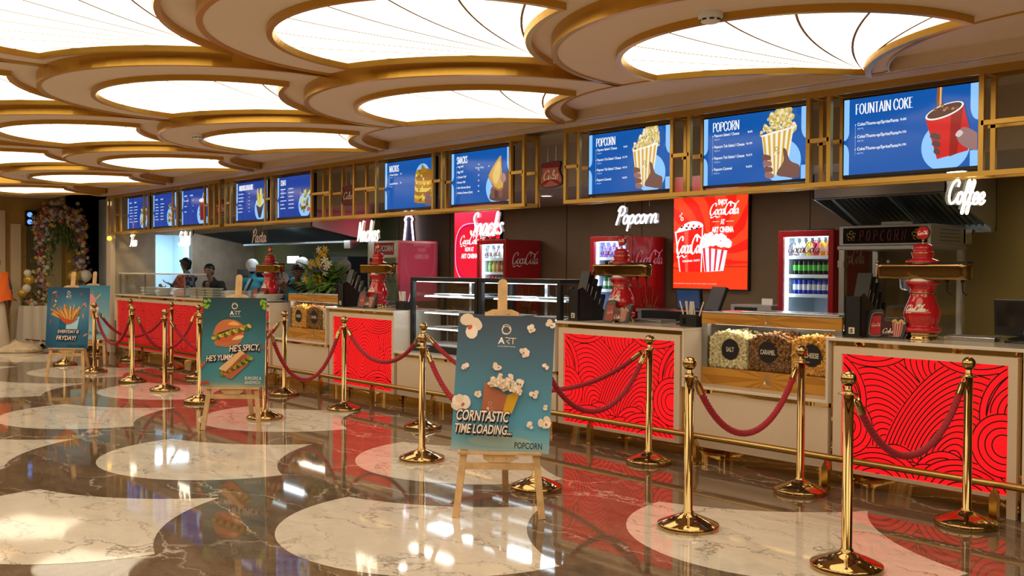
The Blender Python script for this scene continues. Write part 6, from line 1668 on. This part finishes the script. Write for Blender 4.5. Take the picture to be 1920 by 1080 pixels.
# flower arrangement on the left popcorn case
t = thing('flower_arrangement', (-11.45, 6.78, 1.197), 'yellow and white flower arrangement on top of the left popcorn case', 'flowers')
MB().lathe([(.10, 0), (.13, .05), (.12, .09)], 16, (-11.45, 6.78, 1.197)).build('bowl', BLACK, t)
lm = MB()
for i in range(230):
    q = rr.uniform(0, 2*math.pi); e = rr.uniform(-.15, .9); c = (-11.45+rr.gauss(0, .12), 6.75+rr.gauss(0, .07), 1.30+abs(rr.gauss(0, .10))); leaf(lm, c, (math.cos(q)*1.4, math.sin(q)*.6-.25, e), rr.uniform(.14, .34), .028)
for i in range(60): leaf(lm, (-11.45+rr.uniform(-.35, .35), 6.68, 1.27+rr.uniform(-.02, .1)), (rr.uniform(-1, 1), -.6, rr.uniform(-.5, .1)), rr.uniform(.14, .26), .03)
for sx, h_ in ((-.30, .42), (.03, .50), (.12, .40), (.30, .30)):
    m0 = Vector((-11.45+sx*.4, 6.76, 1.3)); m1 = Vector((-11.45+sx, 6.74, 1.30+h_))
    lm.tube([m0, m1], .006, 5)
    for k in range(9): leaf(lm, m0.lerp(m1, .4+.065*k), (rr.uniform(-.6, .6), -.4, .8), .06, .016)
tag(lm.build('foliage', mat('leaf_bright', (.10, .20, .03), .45, noise=(8, .5, 2)), t), kind='stuff')
YC = [(-.33, .03), (-.26, .06), (-.20, .09), (-.22, .16), (-.12, .16), (-.02, .15), (.08, .13), (.10, .30), (.17, .34), (.14, .26), (.02, .22), (-.10, -.02), (-.03, -.05), (.05, -.02), (.08, -.06), (-.30, -.05), (-.02, -.10)]
for u, v in YC:
    m = MB(); blossom(m, (-11.40+u, 6.58+rr.uniform(-.02, .04), 1.42+v), .058, 0); m.build('yellow_flower', FC[1], t)
for u, v in ((.22, .20), (.24, .12), (.04, .34), (.20, .05), (.30, .16)):
    m = MB(); blossom(m, (-11.40+u, 6.57, 1.42+v), .062, 0); m.build('white_flower', FC[0], t)
for u, v in ((-.12, .08), (.12, .10), (-.16, .02), (.0, .08)):
    m = MB(); blossom(m, (-11.40+u, 6.59, 1.42+v), .05, 0); m.build('purple_flower', FC[5], t)
detector(-3.10, 4.00, ZR(1)+.004, 'white smoke detector on the nearest ceiling rim at right')
detector(-9.17, 4.00, ZR(1)+.004, 'small smoke detector on the ceiling rim above the middle screens', .9)
detector(-14.7, 3.95, ZR(1)+.004, 'tiny smoke detector on a far ceiling rim at left', .9)
for x, y, l in ((-5.67, 7.35, 'round kitchen downlight seen between the two right popcorn screens'), (-6.90, 7.35, 'round kitchen downlight left of the popcorn screens'), (-8.3, 7.75, 'round kitchen downlight behind the hanging soda sign'), (-10.6, 7.4, 'round kitchen downlight left of the nachos screen'), (-2.3, 7.4, 'round kitchen downlight behind the far right end of the lattice')):
    t = thing('downlight', (x, y, 2.362), l, 'ceiling light', 'kitchen downlights')
    MB().lathe([(.075, 0), (.075, -.006), (.055, -.008), (.055, -.002)], 24, (x, y, 2.362)).build('rim', WHITE, t)
    MB().lathe([(.055, -.003), (1e-5, -.003)], 24, (x, y, 2.362)).build('lens', mat('downlight_lens', (1, 1, 1), .4, emit=(1, .95, .88), es=5), t)
# ------------------------------------------------------------------ people
SKINS = [(.20, .095, .055), (.13, .06, .035), (.26, .13, .08)]
def applied(mb, name, m, parent, voxel, smooth=4):
    """one continuous surface grown from overlapping tapered limbs"""
    o = mb.build('tmp', m, None)
    r = o.modifiers.new('r', 'REMESH'); r.mode = 'VOXEL'; r.voxel_size = voxel; r.use_smooth_shade = True
    s = o.modifiers.new('s', 'SMOOTH'); s.iterations = smooth; s.factor = .5
    bpy.context.view_layer.update()
    me = bpy.data.meshes.new_from_object(o.evaluated_get(bpy.context.evaluated_depsgraph_get())); me.name = name
    bpy.data.objects.remove(o)
    me.materials.clear(); me.materials.append(m)
    for p in me.polygons: p.use_smooth = True
    n = bpy.data.objects.new(name, me); col.objects.link(n); n.parent = parent
    return n
def limb(m, a, b, ra, rb, n=12):
    a, b = Vector(a), Vector(b); k = 6
    P = [a.lerp(b, i/k) for i in range(k+1)]; r = [ra+(rb-ra)*i/k for i in range(k+1)]
    d = (b-a).normalized()
    P = [a-d*ra*.95, a-d*ra*.7, a-d*ra*.35]+P+[b+d*rb*.35, b+d*rb*.7, b+d*rb*.95]; r = [ra*.3, ra*.71, ra*.93]+r+[rb*.93, rb*.71, rb*.3]
    m.tube(P, r, n)
def hand_at(m, w_, d, palm, curl, s=1.0):
    """palm, four unequal bent fingers and a thumb leaving the side of the palm"""
    w_, d, palm = Vector(w_), Vector(d).normalized(), Vector(palm); palm = (palm-d*palm.dot(d)).normalized(); side = d.cross(palm)
    for sgn in (-1, -.33, .33, 1): limb(m, w_+d*.015*s+side*sgn*.015*s, w_+d*.085*s+side*sgn*.030*s, .013*s, .011*s, 8)
    for i, sgn in enumerate((-1, -.33, .33, 1)):
        L_ = (.062, .076, .080, .070)[i]*s; p = w_+d*.088*s+side*sgn*.030*s
        for seg in range(3):
            q = curl*(seg+.5); dd = (d*math.cos(q)+palm*math.sin(q)); e = p+dd*L_*(.46, .32, .24)[seg]; limb(m, p, e, (.0095-.0008*seg)*s, (.0088-.0008*seg)*s, 8); p = e
    th = w_+d*.025*s+side*.030*s; t1 = th+(d*.5+side*.75+palm*.3).normalized()*.042*s; t2 = t1+(d*.8+side*.2+palm*.4).normalized()*.034*s
    limb(m, th, t1, .013*s, .011*s, 8); limb(m, t1, t2, .0105*s, .009*s, 8)
def person(x, y, rz, H, label, skin, shirt, lower, hair, lean=(0, 0), look=(0, 0), handL=None, handR=None, skirt=False, sleeve=.75, voxel=.012, extra=None, female=False):
    """built facing local -Y; lean = shift of the shoulders (x, y); look = (turn, nod) in degrees; hands in local metres"""
    t = thing('person', (x, y, 0), label, 'person', None, rz=R(rz))
    k = H/1.65; SK = mat('skin_%d' % skin, SKINS[skin], .5)
    hip = Vector((0, 0, .88*k)); ch = Vector((lean[0]*.6, lean[1]*.6, 1.20*k)); sh = Vector((lean[0], lean[1], 1.36*k-.35*(abs(lean[0])+abs(lean[1]))*.3))
    nk = sh+Vector((lean[0]*.1, lean[1]*.15-.005, .05*k)); hd = sh+Vector((lean[0]*.3, lean[1]*.35-.03, .185*k))
    sw = .165*k if female else .19*k
    b = MB()
    limb(b, hip+Vector((0, 0, .02)), ch, .125*k, .125*k, 16); limb(b, ch, sh-Vector((0, 0, .03)), .125*k, .09*k, 16)
    limb(b, sh+Vector((-sw*.8, 0, -.02)), sh+Vector((sw*.8, 0, -.02)), .055*k, .055*k)
    limb(b, nk-Vector((0, 0, .04)), hd-Vector((0, 0, .05)), .052*k, .047*k)
    # head in its own frame
    tq, nq = R(look[0]), R(look[1])
    f = Vector((math.sin(tq)*math.cos(nq), -math.cos(tq)*math.cos(nq), -math.sin(nq))); sd = Vector((math.cos(tq), math.sin(tq), 0)); up = sd.cross(f)*-1
    if up.z < 0: up = -up
    Hd = lambda a, c, e: hd+sd*a*k+f*c*k+up*e*k
    limb(b, Hd(0, -.012, .045), Hd(0, -.008, .03), .086*k, .088*k, 16); limb(b, Hd(0, .015, .0), Hd(0, .03, -.062), .068*k, .044*k, 14)
    limb(b, Hd(0, .082, .022), Hd(0, .100, -.008), .010*k, .015*k, 8); limb(b, Hd(-.012, .088, -.010), Hd(.012, .088, -.010), .010*k, .010*k, 8)
    for s_ in (-1, 1):
        limb(b, Hd(s_*.078, -.005, .02), Hd(s_*.082, -.012, -.015), .017*k, .011*k, 8)
        limb(b, Hd(s_*.02, .072, .037), Hd(s_*.05, .062, .035), .012*k, .010*k, 8)
    limb(b, Hd(-.02, .068, -.042), Hd(.02, .068, -.042), .011*k, .011*k, 8)
    arms = {}
    for s_, tgt in ((-1, handL), (1, handR)):
        S_ = sh+Vector((s_*sw, 0, -.03*k)); Wt = Vector(tgt) if tgt else sh+Vector((s_*(sw+.06), -.06, -.56*k))
        d = Wt-S_; L1, L2 = .30*k, .27*k; D = min(d.length, (L1+L2)*.985); d.normalize(); Wt = S_+d*D
        a_ = (L1*L1-L2*L2+D*D)/(2*D); h_ = math.sqrt(max(0, L1*L1-a_*a_)); o_ = Vector((s_*.6, .5, -1)); o_ = (o_-d*o_.dot(d)).normalized()
        E = S_+d*a_+o_*h_; arms[s_] = (S_, E, Wt)
        limb(b, S_, E, .050*k, .040*k); limb(b, E, Wt, .040*k, .027*k); fd = (Wt-E).normalized()
        hand_at(b, Wt, fd if tgt else (fd+Vector((0, -.1, -1))).normalized(), Vector((0, -.2, 1)) if tgt else Vector((-s_, 0, 0)), .35 if tgt else .25, k)
    for s_ in (-1, 1):
        hp = hip+Vector((s_*.09*k, 0, 0)); kn = Vector((s_*.10*k, -.02, .47*k)); an = Vector((s_*.105*k, .02, .08*k))
        limb(b, hp, kn, .085*k, .058*k); limb(b, kn, an, .058*k, .037*k); limb(b, an+Vector((0, .02, -.035)), an+Vector((0, -.14*k, -.05)), .033*k, .026*k)
    body = applied(b, 'body', SK, t, voxel)
    c = MB()
    limb(c, hip+Vector((0, 0, -.02)), ch, .150*k, .146*k, 18); limb(c, ch, sh-Vector((0, 0, .045)), .145*k, .105*k, 18)
    limb(c, sh+Vector((-sw*.82, 0, -.03)), sh+Vector((sw*.82, 0, -.03)), .066*k, .066*k); limb(c, sh+Vector((0, 0, -.02)), nk, .085*k, .062*k)
    for s_ in (-1, 1):
        S_, E, Wt = arms[s_]; e1 = S_.lerp(E, min(1, sleeve))
        limb(c, S_, e1, .066*k, .056*k)
        if sleeve > 1: limb(c, E, E.lerp(Wt, sleeve-1), .055*k, .042*k)
    applied(c, 'shirt', shirt, t, .014)
    l = MB()
    if skirt: l.lathe([(.14*k, .98*k), (.165*k, .88*k), (.20*k, .5*k), (.26*k, .06), (.25*k, .05)], 28)
    else:
        for s_ in (-1, 1):
            hp = hip+Vector((s_*.09*k, 0, 0)); kn = Vector((s_*.10*k, -.02, .47*k)); an = Vector((s_*.105*k, .02, .10*k)); limb(l, hp, kn, .105*k, .080*k); limb(l, kn, an, .080*k, .065*k)
        limb(l, hip+Vector((-.06*k, 0, .02)), hip+Vector((.06*k, 0, .02)), .125*k, .125*k)
    if skirt: l.build('skirt', lower, t, local=True)
    else: applied(l, 'trousers', lower, t, .016)
    fm = MB()
    for s_ in (-1, 1):
        p = Hd(s_*.033, .0755, .018); fm.ball(p, .0125*k, 10, 0, (1, 1, .6)); fm.ball(p+f*.0085*k, .0068*k, 8, 1)
        fm.tube([Hd(s_*.015, .086, .042), Hd(s_*.035, .082, .047), Hd(s_*.055, .070, .040)], .0035*k, 6, 1)
    fm.build('eyes', [mat('eye_white', (.6, .57, .52), .3), mat('eye_dark', (.01, .008, .006), .3)], t, local=True)
    fm = MB(); fm.tube(spline([Hd(-.024, .074, -.043), Hd(-.008, .0815, -.039), Hd(.008, .0815, -.039), Hd(.024, .074, -.043)], 4), .0045*k, 6); fm.tube(spline([Hd(-.022, .074, -.045), Hd(0, .081, -.051), Hd(.022, .074, -.045)], 4), .005*k, 6)
    fm.build('lips', mat('lips', (.25, .07, .06), .4), t, local=True)
    hm = MB()
    if hair in ('short', 'bun', 'back'):
        hm.ball(Hd(0, -.028, .052), .098*k, 18, 0, (.96, 1, .95)); limb(hm, Hd(0, -.055, .03), Hd(0, -.055, -.03), .078*k, .06*k)
        if hair == 'short': limb(hm, Hd(-.05, .05, .095), Hd(.05, .05, .095), .026*k, .026*k)
        else: limb(hm, Hd(-.04, .045, .09), Hd(.04, .045, .09), .018*k, .018*k)
        if hair == 'bun': hm.ball(Hd(0, -.125, .03), .048*k, 12)
        applied(hm, 'hair', mat('hair_black', (.012, .009, .008), .45), t, .012, 2)
    else:
        hm.ball(Hd(0, -.022, .058), .108*k, 20, 0, (1, 1.05, .98)); limb(hm, Hd(0, -.06, .03), Hd(0, -.05, -.01), .085*k, .07*k)
        applied(hm, 'hair_net', mat('hair_net_'+hair, {'white': (.55, .55, .54), 'grey': (.16, .17, .18)}[hair], .6, noise=(120, .5, 4)), t, .012, 2)
        h2 = MB(); limb(h2, Hd(0, -.06, .02), Hd(0, -.055, -.045), .07*k, .05*k); applied(h2, 'hair', mat('hair_black', (.012, .009, .008), .45), t, .014, 2)
    if extra: extra(t, arms, hd, k)
    return t
def checks():
    m = mat('checked_shirt', (.10, .11, .14), .7); nt = m.node_tree
    if nt.nodes.get('chk') is None:
        tc = nt.nodes.new('ShaderNodeTexCoord'); c = nt.nodes.new('ShaderNodeTexChecker'); c.name = 'chk'; c.inputs['Scale'].default_value = 14
        c.inputs['Color1'].default_value = (.03, .035, .05, 1); c.inputs['Color2'].default_value = (.22, .23, .26, 1)
        nt.links.new(tc.outputs['Object'], c.inputs['Vector']); nt.links.new(c.outputs['Color'], nt.nodes['Principled BSDF'].inputs['Base Color'])
    return m
TEAL = mat('teal_shirt', (.015, .16, .20), .7); BLK = mat('black_cloth', (.015, .015, .017), .75); DRK = mat('dark_trousers', (.03, .03, .035), .8)
person(-16.95, 7.20, -60, 1.66, 'man in a dark checked shirt holding out a hand behind the glass guard', 0, checks(), DRK, 'short', look=(-14, 12), handL=(-.10, -.42, 1.22), handR=(.12, -.40, 1.16), sleeve=.9, voxel=.010)
def dish(t, arms, hd, k): pass
person(-16.0, 7.45, 28, 1.58, 'woman in black leaning forward and looking out over the stacked plates', 2, BLK, DRK, 'back', lean=(-.06, -.20), look=(14, 14), handL=(-.06, -.38, 1.16), handR=(.05, -.40, 1.14), sleeve=.7, voxel=.010, female=True)
person(-15.25, 7.60, -105, 1.62, 'person in a teal shirt and white hair net turned away to the left', 0, TEAL, BLK, 'white', look=(-15, 0), sleeve=.7)
person(-13.30, 7.35, 62, 1.56, 'dark haired person in black behind the farthest soda tower', 1, BLK, DRK, 'short', lean=(.0, -.14), look=(10, 10), sleeve=.8)
person(-13.85, 7.75, 18, 1.64, 'person in a white hair net facing the camera left of the yellow flowers', 1, TEAL, BLK, 'white', look=(0, 4), sleeve=.7)
person(-12.75, 7.25, -30, 1.45, 'bent person in teal with a white hair net before the facing one', 0, TEAL, BLK, 'white', lean=(.05, -.26), look=(0, 50), sleeve=.7)
person(-11.65, 7.35, -40, 1.62, 'person in teal with a grey hair net bowed between flowers and soda tower', 1, TEAL, BLK, 'grey', lean=(0, -.12), look=(-10, 34), sleeve=.7)
def drape(t, arms, hd, k):
    m = MB(); n, q = 22, 9; vs = []
    # shawl wrapped round shoulders and back, longer on the right side
    for j in range(q+1):
        v = j/q
        for i in range(n+1):
            a = R(-40+260*i/n); r = (.20+.07*v+.010*math.sin(i*1.9+j))*k; side = max(0, math.cos(a))
            z = (1.40-.50*v-.28*v*side)*k+.02*math.sin(i*.9)
            vs.append((r*math.cos(a)*1.12, r*math.sin(a)*.80+.015, z))
    m.add(vs, [(j*(n+1)+i, j*(n+1)+i+1, (j+1)*(n+1)+i+1, (j+1)*(n+1)+i) for j in range(q) for i in range(n)], 0, True)
    m.build('orange_shawl', mat('orange_cloth', (.80, .14, .015), .7), t, local=True)
    m = MB(); n, q = 8, 8; vs = []
    for j in range(q+1):
        for i in range(n+1): vs.append(((.24+.05*j/q+.012*math.sin(i*2.2+j))*k, (-.10+.22*i/n)*k, (.88-.50*j/q)*k))
    m.add(vs, [(j*(n+1)+i, j*(n+1)+i+1, (j+1)*(n+1)+i+1, (j+1)*(n+1)+i) for j in range(q) for i in range(n)], 0, True)
    m.build('hanging_shawl_end', mat('red_orange_cloth', (.42, .05, .02), .7), t, local=True)
person(-19.45, 4.72, -112, 1.66, 'woman seen from behind in an orange shawl and long white skirt at the left edge', 1, mat('dark_blue_cloth', (.03, .06, .09), .7), mat('white_skirt', (.66, .58, .50), .8), 'bun', look=(0, 10), skirt=True, extra=drape, female=True)
